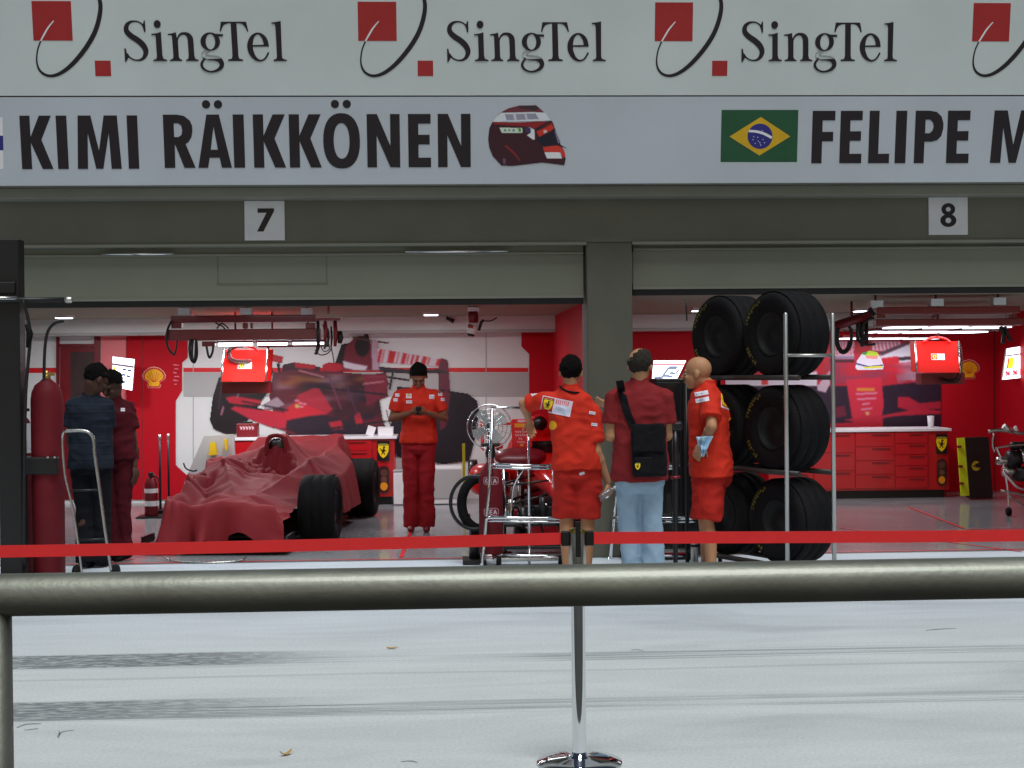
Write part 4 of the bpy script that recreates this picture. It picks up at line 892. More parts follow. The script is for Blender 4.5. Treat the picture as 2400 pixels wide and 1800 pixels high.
monitor('red hanging monitor with a dark cable looping under it in the right garage', 2149, 800, 2246, 873, 15.6, [(2248, 810), (2252, 850), (2246, 885), (2228, 893), (2205, 888)], skew=-4)
# small ceiling reel
t = thing('ceiling_reel', 'red and white reel hanging alone from the left garage ceiling', 'reel', P(1115, 780, 15.5))
Y = 15.5
MB().box2(P(1096, 730, Y)+Vector((0, -.05, 0)), P(1123, 720, Y)+Vector((0, .05, 0)), bev=.006).build('mount', 'white', t, True)
MB().tube([P(1109, 722, Y), Vector((P(1109, 722, Y).x, Y, ZC))], .02, 8).build('mount_rod', 'white', t, True)
MB().tube([P(1108, 730, Y), P(1109, 742, Y), P(1110, 757, Y)], [.05, .058, .05], 14).build('reel_head', 'dark_red', t, True)
MB().tube([P(1110, 757, Y), P(1105, 782, Y)], .05, 14).build('reel_body', 'white', t, True)
MB().tube([P(1108, 762, Y), P(1106, 770, Y)], .0515, 14).build('reel_band', 'ink_red', t, True)
MB().tube([P(1104, 783, Y), P(1103, 788, Y)], [.046, .03], 14).build('nozzle', 'black_plastic', t, True)
MB().tube([P(1122, 775, Y-.06), P(1128, 755, Y-.06), P(1134, 750, Y-.06)], .016, 8).build('side_handle', 'black_plastic', t, True)
MB().tube([P(1134, 752, Y), P(1150, 752, Y), P(1165, 744, Y)], .007, 6, smoothpath=5).build('cord', 'black_plastic', t, True)
t = thing('ceiling_spotlight', 'tiny dark spotlight on the bulkhead left of the hanging reel', 'spotlight', P(1056, 748, 18.2)); 
MB().tube([P(1046, 745, 18.2), P(1064, 753, 18.2)], [.018, .03], 10).build('lamp_body', 'black_plastic', t, True); MB().tube([P(1048, 746, 18.2), P(1046, 738, 18.2)], .008, 6).build('arm', 'black_plastic', t, True)
# ================================================================ RACING TYRES AND THEIR RACK
def tyre_profile(r=.33, w=.36, hub=.17):
    h = w/2; p = [(hub, -h+.03), (hub+.02, -h+.012), (r*.80, -h), (r*.93, -h+.012), (r-.012, -h+.04), (r-.003, -h+.07)]
    for g in (-.36, -.12, .12, .36):
        x = g*w; p += [(r, x-.007), (r-.0035, x-.004), (r-.0035, x+.004), (r, x+.007)]
    return p+[(r-.003, h-.07), (r-.012, h-.04), (r*.93, h-.012), (r*.80, h), (hub+.02, h-.012), (hub, h-.03)]
def wheel_mesh(parent, r=.33, w=.36, letters=True, off=(0, 0, 0), axis='Y'):
    """axle along local Y, outer face towards -Y"""
    sub = MB().lathe(tyre_profile(r, w), off, 'Y', 48).build('tyre', 'black_rubber', parent)
    h = w/2
    MB().lathe([(.172, -h+.03), (.165, -h+.02), (.155, -h+.05), (.13, -h+.09), (.05, -h+.07), (.03, -h+.06), (0, -h+.055)], off, 'Y', 32).lathe([(.172, h-.03), (.165, h-.02), (.16, h-.1), (0, h-.12)], off, 'Y', 32).build('rim', 'rim_dark', parent)
    if letters:
        rng = random.Random(3)
        for (a0, nl) in ((112, 9), (205, 6)):
            m = MB()
            for i in range(nl):
                a = R(a0+i*6.2); rr = r*.80
                for k_ in range(3):
                    if rng.random() < .25: continue
                    q = rr+(k_-1)*.011; da = R(1.9)
                    pts = [(q-.004, a-da), (q+.004, a-da), (q+.004, a+da), (q-.004, a+da)]
                    vs = [Vector((off[0]+s_*math.cos(b_), off[1]-h-.0022, off[2]+s_*math.sin(b_))) for s_, b_ in pts]
                    m.add(vs, [(0, 1, 2, 3)])
            m.build('sidewall_lettering', 'tyre_letter', parent)
        
    return sub
def copy_tree(o, parent=None):
    c = o.copy(); COL.objects.link(c); c.parent = parent
    for ch in list(o.children): copy_tree(ch, c)
    return c
YT = 11.1
mat('rack_paint', (52, 44, 42), .5, var=.2)
n_ = Vector((-.89, -.456, 0)); ip = Vector((-.456, .89, 0)); ang = math.atan2(n_.y, n_.x)+math.pi/2
cA = P(1842, 783, YT); proto = None
rows = [(783, 'top'), (1002, 'middle'), (1219, 'bottom')]
for ri, (py, rn) in enumerate(rows):
    for ci, cn in ((0, 'nearer'), (1, 'farther')):
        z = P(1842, py, YT).z; c = Vector((cA.x, YT, z))+ip*.668*ci+Vector((.035 if ri == 2 else 0, 0, 0))
        lab = '%s slick black racing tyre in the %s row of the tyre rack' % (cn, rn)
        if proto is None:
            proto = thing('racing_slick', lab, 'tyre', c, ang, 'tyres in the tall tyre rack'); wheel_mesh(proto)
            o = proto
        else:
            o = copy_tree(proto); o.location = c; o['label'] = lab
        o.rotation_euler = (0, R(random.uniform(-8, 8))*0, ang)
rk = thing('tyre_rack', 'tall tyre rack with two bright thin front posts holding six racing tyres', 'tyre rack', (cA.x, YT, 0))
YPo = 10.72
for px_, yt in ((1841, 736), (1951, 737)):
    a = P(px_, yt, YPo); MB().tube([(a.x, a.y, .0), a, a+Vector((0, 0, .012))], [.0165, .0165, .008], 12).build('front_post', 'alu', rk, True)
a = P(1843, 833, YPo); b = P(1949, 833, YPo); MB().tube([a, b], .013, 10).build('cross_bar', 'alu', rk, True)
for py, rn in rows:
    zc_ = P(1842, py, YT).z-.345
    for off_ in (.16, -.16):
        c = Vector((cA.x, YT, zc_+.01))+n_*off_
        MB().tube([c-ip*.33, c+ip*1.05], .021, 12).build('tyre_rail', 'rack_paint', rk, True)
for s1_, s2_ in ((1.06, .17), (1.06, -.17)):
    c = Vector((cA.x, YT, 0))+ip*s1_+n_*s2_
    MB().tube([c, c+Vector((0, 0, 1.62))], .018, 10).build('rear_post', 'black_plastic', rk, True)
a = P(1610, 752, 11.8); b = P(1606, 640, 11.8)
MB().tube([a, P(1607, 700, 11.8)], .006, 6).build('strap', 'black_plastic', rk, True)

# ================================================================ COVERED RACING CAR
Fw = G(752, 1272); Rw = G(846, 1209); ax = (Rw-Fw); wb = ax.length; ax.normalize(); cang = math.atan2(-ax.x, ax.y)
side = Vector((ax.y, -ax.x, 0)); o_ = Fw-side*.73
cc = thing('covered_racing_car', 'racing car under a crumpled red dust sheet with two fat tyres showing', 'racing car', o_, cang)
k_ = wb
segs = [((0, -.85, .47), (0, -.2, .53), .50, .16), ((-.58, -.78, .50), (.42, -.80, .44), .9, .04), ((-.60, -.7, .50), (-.66, .2, .60), 1.0, .06), ((-.70, -.15, .60), (-.70, .2, .62), 1.0, .15), ((0, -.2, .5), (0, .85, .62), .42, .12),
  ((-.40, .75, .78), (-.40, .78, .78), 1.35, .02), ((.44, .95, .74), (.44, .98, .74), 1.3, .02), ((-.84, 1.5, .70), (-.80, 2.1, .72), 1.0, .04), ((-.82, 1.5, .68), (0, 1.65, .90), .6, 0), ((-.84, 1.5, .68), (-.72, .1, .60), .9, 0), ((0, 1.55, .95), (0, 1.7, .98), 1.1, .07), ((0, 1.7, .93), (0, k_+.2, .80), .8, .05),
  ((-.50, k_+.35, .90), (.50, k_+.35, .93), 1.0, .03), ((-.76, k_-.25, .66), (-.76, k_+.2, .66), .95, .17), ((.62, 1.0, .47), (.62, k_-.5, .5), .9, .1), ((-.62, .9, .47), (-.62, k_-.5, .5), .7, .1),
  ((0, 1.68, .92), (-.80, k_-.2, .70), .62, 0), ((0, 1.68, .92), (.55, k_+.3, .93), .75, 0), ((-.40, .76, .78), (0, 1.6, .80), .9, 0), ((-.40, .76, .76), (-.78, .05, .58), .7, 0), ((-.40, .76, .76), (.0, -.4, .5), .65, 0),
  ((.44, .96, .74), (.55, k_+.3, .9), .8, 0), ((.44, .96, .73), (.1, -.3, .48), .7, 0), ((0, -.8, .46), (-.7, -.75, .36), .9, 0), ((-.40, .76, .74), (-.95, 1.3, .42), .8, 0), ((-.76, k_-.2, .66), (-.95, 1.3, .42), .8, 0), ((-.70, -.2, .58), (-.68, -.75, .38), .9, 0)]
def cov_h(x, y):
    h = .05; p = Vector((x, y, 0))
    vals = []
    for (a, b, sl, rad) in segs:
        a2 = Vector((a[0], a[1], 0)); b2 = Vector((b[0], b[1], 0)); d = b2-a2; L2 = d.length_squared
        t = max(0, min(1, (p-a2).dot(d)/L2)); q = a2+d*t; dist = max(0, (p-q).length-rad)
        vals.append(a[2]+(b[2]-a[2])*t-sl*dist*(1-.25*min(1, dist)))
    vals.sort(reverse=True); h0, h1 = vals[0], vals[1]
    kk = .035; h = max(h0, h1) + (max(0, kk-(h0-h1))**2)/(4*kk)
    n1 = noise.noise(Vector((x*2.2, y*1.6, 1))); n3 = abs(noise.noise(Vector((x*2.6-y*1.5, y*1.3+x*1.9, 9))))
    h += .022*n1-.034*n3+.004*noise.noise(Vector((x*9, y*7, 2)))
    for (qx, qy, m_, ph, am) in ((-.40, .76, 9, .4, .034), (.44, .96, 8, 1.9, .028), (-.74, k_-.1, 8, .9, .03), (-.70, .05, 9, 2.2, .034), (0, 1.66, 10, .3, .026), (.5, k_+.35, 8, 1.1, .026), (.1, -.5, 5, .2, .02), (-.5, -.7, 9, 1.4, .026)):
        dx, dy = x-qx, y-qy; r2 = math.hypot(dx, dy); th = math.atan2(dy, dx)+.5*noise.noise(Vector((x*2, y*2, qx)))
        w_ = min(1, r2/.22)*math.exp(-r2/.42); h += am*w_*((abs(math.sin(m_*.5*th+ph))**1.6)*2-1.0)
    if (x*x/.09+(y-1.15)**2/.16) < 1: e_ = 1-(x*x/.09+(y-1.15)**2/.16); h += -.14*e_+.05*noise.noise(Vector((x*14, y*14, 7)))+.04*abs(noise.noise(Vector((x*24, y*22, 3))))
    return h
NX, NY = 150, 240; x0_, x1_, y0_, y1_ = -1.14, .98, -.92, k_+.62
vs = []; ok = {}
def right_edge(y):
    if y < -.50: return .54
    if y < .46: return .52
    if y < .9: return .52+.30*(y-.46)/.44
    if y < k_-.55: return .82
    if y < k_-.32: return .82-.24*(y-k_+.55)/.23
    return .58
for j in range(NY+1):
    for i in range(NX+1):
        y = y0_+(y1_-y0_)*j/NY; xr = right_edge(y)+.02*noise.noise(Vector((y*4, 3, 0)))
        xl_ = (-.63 if y < .3 else (-.63-.33*min(1, (y-.3)/.5)))+.05*noise.noise(Vector((y*2.2, 8, 0)))+(.12 if .4 < y < k_-.7 else 0)
        x = xl_+(xr-xl_)*i/NX; h = cov_h(x, y)
        el = min(x-xl_, y-(y0_+.05*noise.noise(Vector((x*3, 1, 1)))), (y1_-y)); er = xr-x
        drop = max(0, 1-max(0, el)/.075)
        lo = .10+.03*noise.noise(Vector((x*5, y*5, 3)))
        if drop > 0: h = h*(1-drop**1.5)+lo*drop**1.5
        hr = .30 if (y < -.5) else (.42 if y < .5 else .20)
        if er < .10: t = (1-er/.10)**1.6; h = h*(1-t)+min(h, hr)*t
        # ripples in the hanging hem
        rp_ = max(0, 1-max(0, el)/.3)*.03*math.sin(15*y+9*x+3*noise.noise(Vector((x, y, 4))))
        hang = max(0, 1-max(0, min(y-y0_, x-xl_))/.16)*max(0, min(1, (.62-h)/.5))
        ry_ = hang*(.06*math.sin(11*x+2.2*math.sin(5*x+1))+.03*noise.noise(Vector((x*6, h*5, 2)))+.02*(1-h/.5)*math.sin(4*x+.6))
        h += hang*.05*math.sin(6.3*x+1.2)*(h > .12)
        vs.append((x+rp_, y+rp_*.5+ry_, max(.035, h)))
m = MB().add(vs, [(j*(NX+1)+i, j*(NX+1)+i+1, (j+1)*(NX+1)+i+1, (j+1)*(NX+1)+i) for j in range(NY) for i in range(NX)], 0, True)
m.build('dust_sheet', 'cloth_red', cc)
MB().lathe([(0, 0), (.085, 0), (.1, .02), (.085, .05)], (0.0, 1.44, .86), 'Y', 24).build('air_intake', 'carbon', cc)
MB().tube([(.0-.10, 1.42, .76), (-.095, 1.42, .92), (-.05, 1.42, .975), (.05, 1.42, .975), (.095, 1.42, .92), (.10, 1.42, .76)], .022, 8, smoothpath=5).build('intake_rim', 'cloth_red', cc)
for y_, w_ in ((0, .355), (k_, .38)):
    for sx in (-1, 1):
        if sx < 0: continue
        t = MB().lathe(tyre_profile(.33, w_), (0, 0, 0), 'X', 48).build('wheel', 'black_rubber', cc); t.location = (sx*.73, y_, .332)
        h = w_/2
        MB().lathe([(.172, h-.03), (.165, h-.02), (.155, h-.05), (.12, h-.08), (0, h-.06)], (0, 0, 0), 'X', 30).lathe([(.172, -h+.03), (.16, -h+.02), (.15, -h+.1), (0, -h+.12)], (0, 0, 0), 'X', 30).build('rim', 'rim_grey', t)
MB().box((-.05, -.85, .10), (1.3, .32, .03), bev=.01).box((-.72, -.82, .12), (.02, .36, .12)).box((.60, -.82, .12), (.02, .36, .12)).build('front_wing', 'carbon', cc)
MB().box((0, 1.2, .07), (1.3, 2.6, .05), bev=.02).build('floor_plate', 'carbon', cc)
MB().tube([(-.45, -1.25, .03), (-.3, -1.42, .012), (0, -1.5, .010), (.25, -1.42, .012), (.3, -1.3, .03)], .008, 6, smoothpath=6).build('ground_cable', 'steel', cc)

# ================================================================ RACING CAR BEING WORKED ON (centre)
rc0 = Vector((P(1306, 1200, 13.9).x, 13.9, .22)); rc = thing('racing_car', 'red racing car without wheels standing behind the chrome frames and the men', 'racing car', rc0, R(2.5))
def loft(mb, secs, n=24, mi=0, cap=True):      # secs: (y, cx, cz, rx, rz, exp)
    vs = []
    for (y, cx, cz, rx, rz, e) in secs:
        for (a_, b_) in ell(0, 0, rx, rz, n, 0, e): vs.append((cx+a_, y, cz+b_))
    fs = [(i*n+j, i*n+(j+1) % n, (i+1)*n+(j+1) % n, (i+1)*n+j) for i in range(len(secs)-1) for j in range(n)]
    mb.add(vs, fs, mi, True)
    if cap: mb.add(vs[:n], [list(range(n))], mi); mb.add(vs[-n:], [list(range(n))], mi)
    return mb
loft(MB(), [(-.85, 0, .22, .07, .03, 2.2), (-.7, 0, .25, .10, .06, 2.4), (-.3, 0, .33, .14, .09, 2.6), (.3, 0, .38, .19, .14, 2.8), (.8, 0, .40, .26, .19, 2.8), (1.1, 0, .41, .30, .22, 2.8)], 28).build('nose', 'car_red', rc)
loft(MB(), [(1.1, 0, .38, .31, .20, 2.8), (1.35, 0, .42, .36, .25, 2.6), (1.7, 0, .50, .34, .33, 2.2), (2.3, 0, .46, .28, .30, 2.2), (2.9, 0, .38, .18, .20, 2.2), (3.3, 0, .34, .10, .12, 2.2)], 28).build('engine_cover', 'car_red', rc)
loft(MB(), [(1.42, 0, .86, .10, .07, 2.4), (1.5, 0, .80, .14, .16, 2.4), (2.0, 0, .72, .10, .14, 2.2), (2.8, 0, .60, .04, .1, 2.)], 24).build('airbox', 'car_red', rc)
MB().lathe([(0, 0), (.075, 0), (.075, .03)], (0, 1.412, .87), 'Y', 24).build('air_intake', 'carbon', rc)
for s_ in (-1, 1):
    loft(MB(), [(1.05, s_*.52, .28, .17, .15, 3.4), (1.5, s_*.54, .28, .22, .17, 3.2), (2.2, s_*.46, .26, .18, .15, 2.6), (2.9, s_*.25, .22, .08, .09, 2.)], 24).build('side_pod', 'car_red', rc)
    MB().box((s_*.52, 1.044, .29), (.28, .012, .20), bev=.004).build('radiator_inlet', 'carbon', rc)
    MB().box((s_*.50, .98, .66), (.13, .05, .06), bev=.015).build('mirror', 'car_red', rc)
    MB().tube([(s_*.3, 1.0, .52), (s_*.5, .98, .63)], .008, 6).build('mirror_stalk', 'carbon', rc)
    for (ya, za, zb2) in ((-.25, .40, .42), (.25, .42, .42), (-.2, .26, .22), (.3, .26, .22)): MB().tube([(s_*.12, ya*1.3, za), (s_*.62, .0+ya*.2, zb2-.1)], .011, 8).build('suspension_arm', 'carbon', rc)
    MB().lathe([(0, -.05), (.14, -.05), (.15, -.03), (.15, .05), (.05, .06), (.04, .10), (0, .10)], (s_*.66, 0, .24), 'X', 28).build('brake_drum', 'carbon', rc)
    MB().lathe([(0, -.05), (.15, -.05), (.16, -.03), (.16, .05), (0, .06)], (s_*.62, 3.0, .24), 'X', 28).build('brake_drum', 'carbon', rc)
    MB().box((s_*.70, -.80, .12), (.016, .42, .17), bev=.006).build('wing_endplate', 'car_red', rc)
    MB().box((s_*.48, 3.35, .70), (.014, .42, .42), bev=.006).build('rear_endplate', 'car_red', rc)
    MB().tube([(s_*.35, .6, -.2), (s_*.35, .6, .16)], .02, 8).build('stand_leg', 'steel', rc); MB().tube([(s_*.35, 2.6, -.2), (s_*.35, 2.6, .16)], .02, 8).build('stand_leg', 'steel', rc)
MB().box((0, -.78, .10), (1.4, .30, .018), bev=.006).box((0, -.72, .16), (1.38, .12, .012)).build('front_wing', 'car_red', rc)
MB().box((0, 3.35, .80), (.94, .26, .03), bev=.01).build('rear_wing', 'car_red', rc)
MB().box((0, 1.3, .085), (1.2, 3.0, .03), bev=.01).build('floor_plate', 'carbon', rc)
MB().box((0, 1.02, .61), (.42, .012, .1), Matrix.Rotation(R(-35), 3, 'X'), bev=.004).build('windscreen', 'bottle_plastic', rc)
MB().lathe([(0, 0), (.2, 0), (.25, .1), (.25, .16)], (0, 1.05, .53), 'Z', 24).build('cockpit_rim', 'carbon', rc)
# upright red headrest/board with sponsor rows seen over the nose
t = thing('sponsor_board', 'small upright red printed panel with a yellow oval beside the leaning man', 'panel', P(1222, 1055, 14.6))
A = P(1200, 1050, 14.6); B_ = P(1247, 982, 14.6); MB().box2((A.x, 14.6, A.z), (B_.x, 14.66, B_.z), bev=.01).build('board', 'car_red', t, True)
MB().tube([((A.x+B_.x)/2, 14.64, 0), ((A.x+B_.x)/2, 14.64, A.z+.01)], .02, 8).build('support', 'steel', t, True)
I = Img(1202, 984, 1246, 1049, .9, (226, 40, 50)); I.rect(1206, 993, 1240, 1002, (245, 165, 40)).ell(1222, 987, 10, 3, (235, 200, 210))
for q_, (a_, b_) in enumerate(((1208, 1238), (1208, 1238), (1216, 1230), (1212, 1234))):
    for k2 in range(int((b_-a_)/5)): I.line([(a_+k2*5, 1010+q_*8), (a_+k2*5+3, 1014+q_*8)], 2, (240, 210, 215))
I.ell(1223, 1043, 4, 3, (235, 190, 60)); I.mesh('panel_print', 'print_gloss', lambda x, y: P(x, y, 14.592), t, True)
t2 = thing('red_body_cowl', 'glossy curved red bodywork piece lying below the small printed panel', 'bodywork', P(1222, 1085, 14.2))
loft(MB(), [(0, 0, 0, .02, .02, 2), (.05, 0, .02, .2, .05, 2.4), (.2, 0, .05, .26, .09, 2.4), (.5, 0, .05, .2, .07, 2.4), (.7, 0, .04, .05, .03, 2)], 28).build('cowl', 'dark_red', t2)  # car red made darker here to look dimly lit
MB().tube([(0, .3, -.05), (0, .3, -t2.location.z)], .03, 8).build('stand', 'steel', t2)

# ================================================================ CHROME FRAME, BOTTLE, HOSES, FAN
def chrome_frame(label, dx=0, Y=12.2):
    t = thing('chrome_trolley', label, 'trolley', P(1240+dx, 1330, Y)*1); t.location = (P(1240+dx, 1330, Y).x, Y, 0)
    p = lambda x, y, dy=0: P(x+dx, y, Y+dy)
    def down(a): return Vector((a.x, a.y, 0.02))
    MB().tube([p(1154, 957), p(1146, 1150), p(1130, 1320), down(p(1128, 1335))], .0145, 10).build('slanted_post', 'chrome', t, True)
    MB().tube([p(1238, 950, -.1), down(p(1241, 1340, -.1))], .010, 10).build('upright', 'chrome', t, True)
    MB().tube([p(1150, 958), p(1165, 955), p(1232, 956)], .011, 10).build('top_bar', 'chrome', t, True)
    for (yy, x0, x1, r_) in ((1091, 1146, 1296, .012), (1098, 1150, 1296, .012), (1215, 1134, 1334, .015), (1223, 1140, 1334, .010), (1303, 1160, 1336, .012)):
        MB().tube([p(x0, yy+4, .28), p(x0+2, yy, .05), p(x0+26, yy-2, -.10), p((x0+x1)/2, yy, -.14), p(x1-20, yy, -.08), p(x1, yy, .06), p(x1, yy+2, .30)], r_, 10, smoothpath=6).build('hoop', 'chrome', t, True)
    MB().tube([p(1338, 1215, .06), p(1338, 1330, .06), down(p(1338, 1335, .06))], .014, 10).build('upright', 'chrome', t, True)
    MB().tube([p(1296, 1085, .06), p(1300, 1215, .06)], .010, 10).build('upright', 'chrome', t, True)
    MB().tube([p(1180, 1100, .3), p(1185, 1215, .3)], .010, 8).build('upright', 'chrome', t, True)
    MB().tube([p(1210, 1095, -.12), p(1226, 1100, .0), p(1204, 1140, .1), p(1196, 1215, .1)], .008, 8, smoothpath=4).build('brace', 'chrome', t, True)
    MB().box((0, 0, .08), (.62, .3, .03), bev=.01).build('deck', 'steel', t)
    for sx in (-.26, .26): MB().lathe([(0, -.02), (.05, -.02), (.055, 0), (.05, .02), (0, .02)], (sx, -.12, .056), 'X', 20).build('castor', 'black_rubber', t)
    return t
chrome_frame('shiny chrome trolley frame with curved hoops beside the leaning man')
f2 = chrome_frame('chrome trolley frame mostly hidden behind the man in jeans', 300, 12.6)
t = thing('gas_bottle', 'dark red pressure bottle with white lettered bands inside the chrome trolley', 'gas bottle', (P(1152, 1320, 12.32).x, 12.32, .1))
MB().lathe([(0, 0), (.09, 0), (.102, .02), (.102, .62), (.09, .70), (.05, .76), (.03, .78), (.03, .82), (0, .82)], n=36).build('bottle', 'gas_red', t)
MB().lathe([(0, .82), (.04, .82), (.045, .86), (.03, .92), (0, .93)], n=20).box((0, -.03, .93), (.16, .05, .03), bev=.01).build('valve', 'black_plastic', t)
for (yy, txt) in ((1200, 'CEA'), (1127, 'GEA')):
    I = Img(-16, -9, 16, 9, .8); I.poly(ell(0, 0, 15, 8.5, 40, 0, 4), (190, 150, 165)).poly(ell(0, 0, 13.4, 7, 40, 0, 4), (110, 18, 32))
    g = [([(-4.5, -3.5), (-8, -4), (-10.5, 0), (-8, 4), (-4.5, 3.5)],), ([(2, -4), (-2.5, -4), (-2.5, 4), (2, 4)], [(-2.5, 0), (1.2, 0)]), ([(4, 4.4), (7, -4), (10, 4.4)], [(5, 1.6), (9, 1.6)])]
    for lt in g:
        for st_ in lt:
            for a, b in zip(st_[:-1], st_[1:]): I.line([a, b], 1.7, (215, 195, 205))
    zz = P(1160, yy, 12.22).z-.1
    I.mesh('bottle_label', 'print', lambda x, y: Vector((.1035*math.sin(x*.045), -.1035*math.cos(x*.045), zz-y*.0042)), t)
t = thing('parts_trolley', 'low dark trolley loaded with black and dull metal parts behind the chrome hoops', 'trolley', (P(1262, 1300, 12.75).x, 12.75, 0))
MB().box((0, .1, .30), (.62, .34, .03), bev=.008).box((0, .1, .10), (.62, .34, .03), bev=.008).build('shelf', 'black_plastic', t)
for sx in (-.29, .29): MB().tube([(sx, .1, .03), (sx, .1, .66)], .013, 8).build('frame_leg', 'rim_grey', t)
rq = random.Random(11)
for i in range(15):
    x = -.27+.55*rq.random(); y = .0+.2*rq.random(); lv = rq.choice((.32, .32, .12)); h = .07+.17*rq.random(); r2 = .025+.045*rq.random(); m_ = rq.choice(('black_plastic', 'rim_grey', 'carbon', 'dark_red', 'steel'))
    if i % 3: MB().lathe([(0, 0), (r2, 0), (r2, h*.6), (r2*.6, h*.75), (r2*.6, h), (0, h)], (x, y, lv), n=16).build('machine_part', m_, t)
    else: MB().box((x, y, lv+h*.35), (.08+.1*rq.random(), .08, h*.7), Matrix.Rotation(rq.random(), 3, 'Z'), bev=.008).build('machine_part', m_, t)
for i in range(4):
    x = -.25+.15*i; MB().tube([(x, -.06, .34), (x+.05, -.1, .46+.05*rq.random()), (x+.12, -.08, .30), (x+.16, -.05, .14)], .009, 8, smoothpath=5).build('hose', 'black_rubber', t)
t = thing('hose_wheel', 'black hose coiled in a big loop at the left of the chrome trolley', 'hose', (P(1112, 1330, 12.5).x, 12.5, 0))
MB().tube([P(1128+46*math.cos(a), 1180+60*math.sin(a), 12.45) for a in [i*2*math.pi/40 for i in range(40)]], .042, 14, closed=True).build('thick_coil', 'black_rubber', t, True)
MB().tube([P(1112+56*math.cos(a), 1178+62*math.sin(a), 12.35+.05*math.sin(a)) for a in [i*2*math.pi/40 for i in range(40)]], .016, 10, closed=True).build('thin_coil', 'black_plastic', t, True)
MB().tube([P(1112, 1240, 12.5), Vector((P(1112, 1240, 12.5).x, 12.5, .02))], .05, 12).box((P(1112, 1330, 12.5).x, 12.5, .02), (.2, .3, .04)).build('reel_stand', 'black_plastic', t, True)
t = thing('pedestal_fan', 'round wire cage fan on a pole behind the chrome trolley', 'fan', (P(1147, 1330, 13.0).x, 13.0, 0))
fc = P(1147, 1000, 13.0); fr = .198
for k2, rr_2 in enumerate((fr, fr*.8, fr*.6, fr*.4, fr*.2)):
    MB().tube([fc+Vector((rr_2*math.cos(a), -.07*math.cos(math.pi*rr_2/fr/2)-.01, rr_2*math.sin(a))) for a in [i*2*math.pi/36 for i in range(36)]], .003 if k2 else .006, 6, closed=True).build('cage_ring', 'chrome', t, True)
for i in range(18):
    a = i*2*math.pi/18; MB().tube([fc+Vector((q2*fr*math.cos(a), -.07*math.cos(math.pi*q2/2)-.01, q2*fr*math.sin(a))) for q2 in (.08, .4, .7, 1.)], .0016, 4).build('cage_wire', 'chrome', t, True)
for i in range(4):
    a = i*math.pi/2+.5; u_ = Vector((math.cos(a), 0, math.sin(a))); v_ = Vector((-math.sin(a), .35, math.cos(a)))
    MB().add([fc+u_*.03-v_*.02, fc+u_*.15-v_*.05, fc+u_*.172+v_*.01, fc+u_*.15+v_*.06, fc+u_*.03+v_*.03], [(0, 1, 2, 3, 4)]).build('blade', 'interior_grey', t, True)
MB().tube([fc+Vector((0, -.05, 0)), fc+Vector((0, .12, 0))], [.03, .055], 16).build('motor', 'rim_grey', t, True)
MB().tube([fc+Vector((0, .08, -.04)), (fc.x, fc.y+.08, .03)], .018, 10).lathe([(0, 0), (.2, 0), (.2, .015), (.03, .05)], (fc.x, fc.y+.08, 0), n=28).build('pedestal', 'steel', t, True)
# small clutter on and under the frame, jack handle, cabinet
t = thing('jack_handle', 'grey padded T-shaped jack handle standing between the man in jeans and the bald man', 'jack', (P(1582, 1300, 10.95).x, 10.95, 0))
A = P(1562, 1010, 10.95); B_ = P(1600, 987, 10.95); MB().box2((A.x, 10.92, A.z), (B_.x, 10.98, B_.z), bev=.02).build('grip_pad', 'rim_grey', t, True)
MB().tube([P(1582, 1008, 10.95), P(1583, 1060, 10.95), P(1583, 1290, 10.95), Vector((P(1583, 1290, 10.95).x, 10.95, .03))], [.022, .026, .018, .018], 12).build('shaft', 'rim_grey', t, True)
MB().tube([P(1572, 1120, 10.93), P(1594, 1118, 10.93)], .012, 8).build('side_knob', 'dark_red', t, True)
MB().box((0, .1, .04), (.1, .5, .06), bev=.02).build('jack_base', 'dark_red', t)
t = thing('equipment_cabinet', 'black equipment cabinet in shadow between the man in jeans and the tyres', 'cabinet', (P(1600, 1300, 12.6).x, 12.6, 0))
A = P(1548, 888, 12.6); B_ = P(1668, 888, 12.6); wd_ = B_.x-A.x
MB().box((0, .25, A.z/2+.03), (wd_, .5, A.z-.06), bev=.01).build('body', 'black_plastic', t)
for s_ in (-1, 1): MB().box((s_*wd_/4, -.008, A.z/2+.03), (wd_/2-.02, .012, A.z-.12), bev=.003).build('door', 'carbon', t); MB().box((s_*.03, -.02, A.z*.55), (.012, .015, .12)).build('handle', 'steel', t)
# bottles and hoses near the bald man's feet
for i, (x_, y_) in enumerate(((1628, 1330), (1652, 1335))):
    t = thing('steel_tube', 'short pale metal tube standing behind the bald man, %s of a pair' % ('left one', 'right one')[i], 'metal tube', (P(x_, y_, 11.6).x, 11.6, 0), group='pale metal tubes by the tyre rack')
    MB().lathe([(0, 0), (.03, 0), (.03, .28), (.022, .30), (0, .30)], n=18).build('tube', 'alu', t); MB().lathe([(.031, .22), (.033, .23), (.031, .24)], n=18).build('ring', 'black_plastic', t)

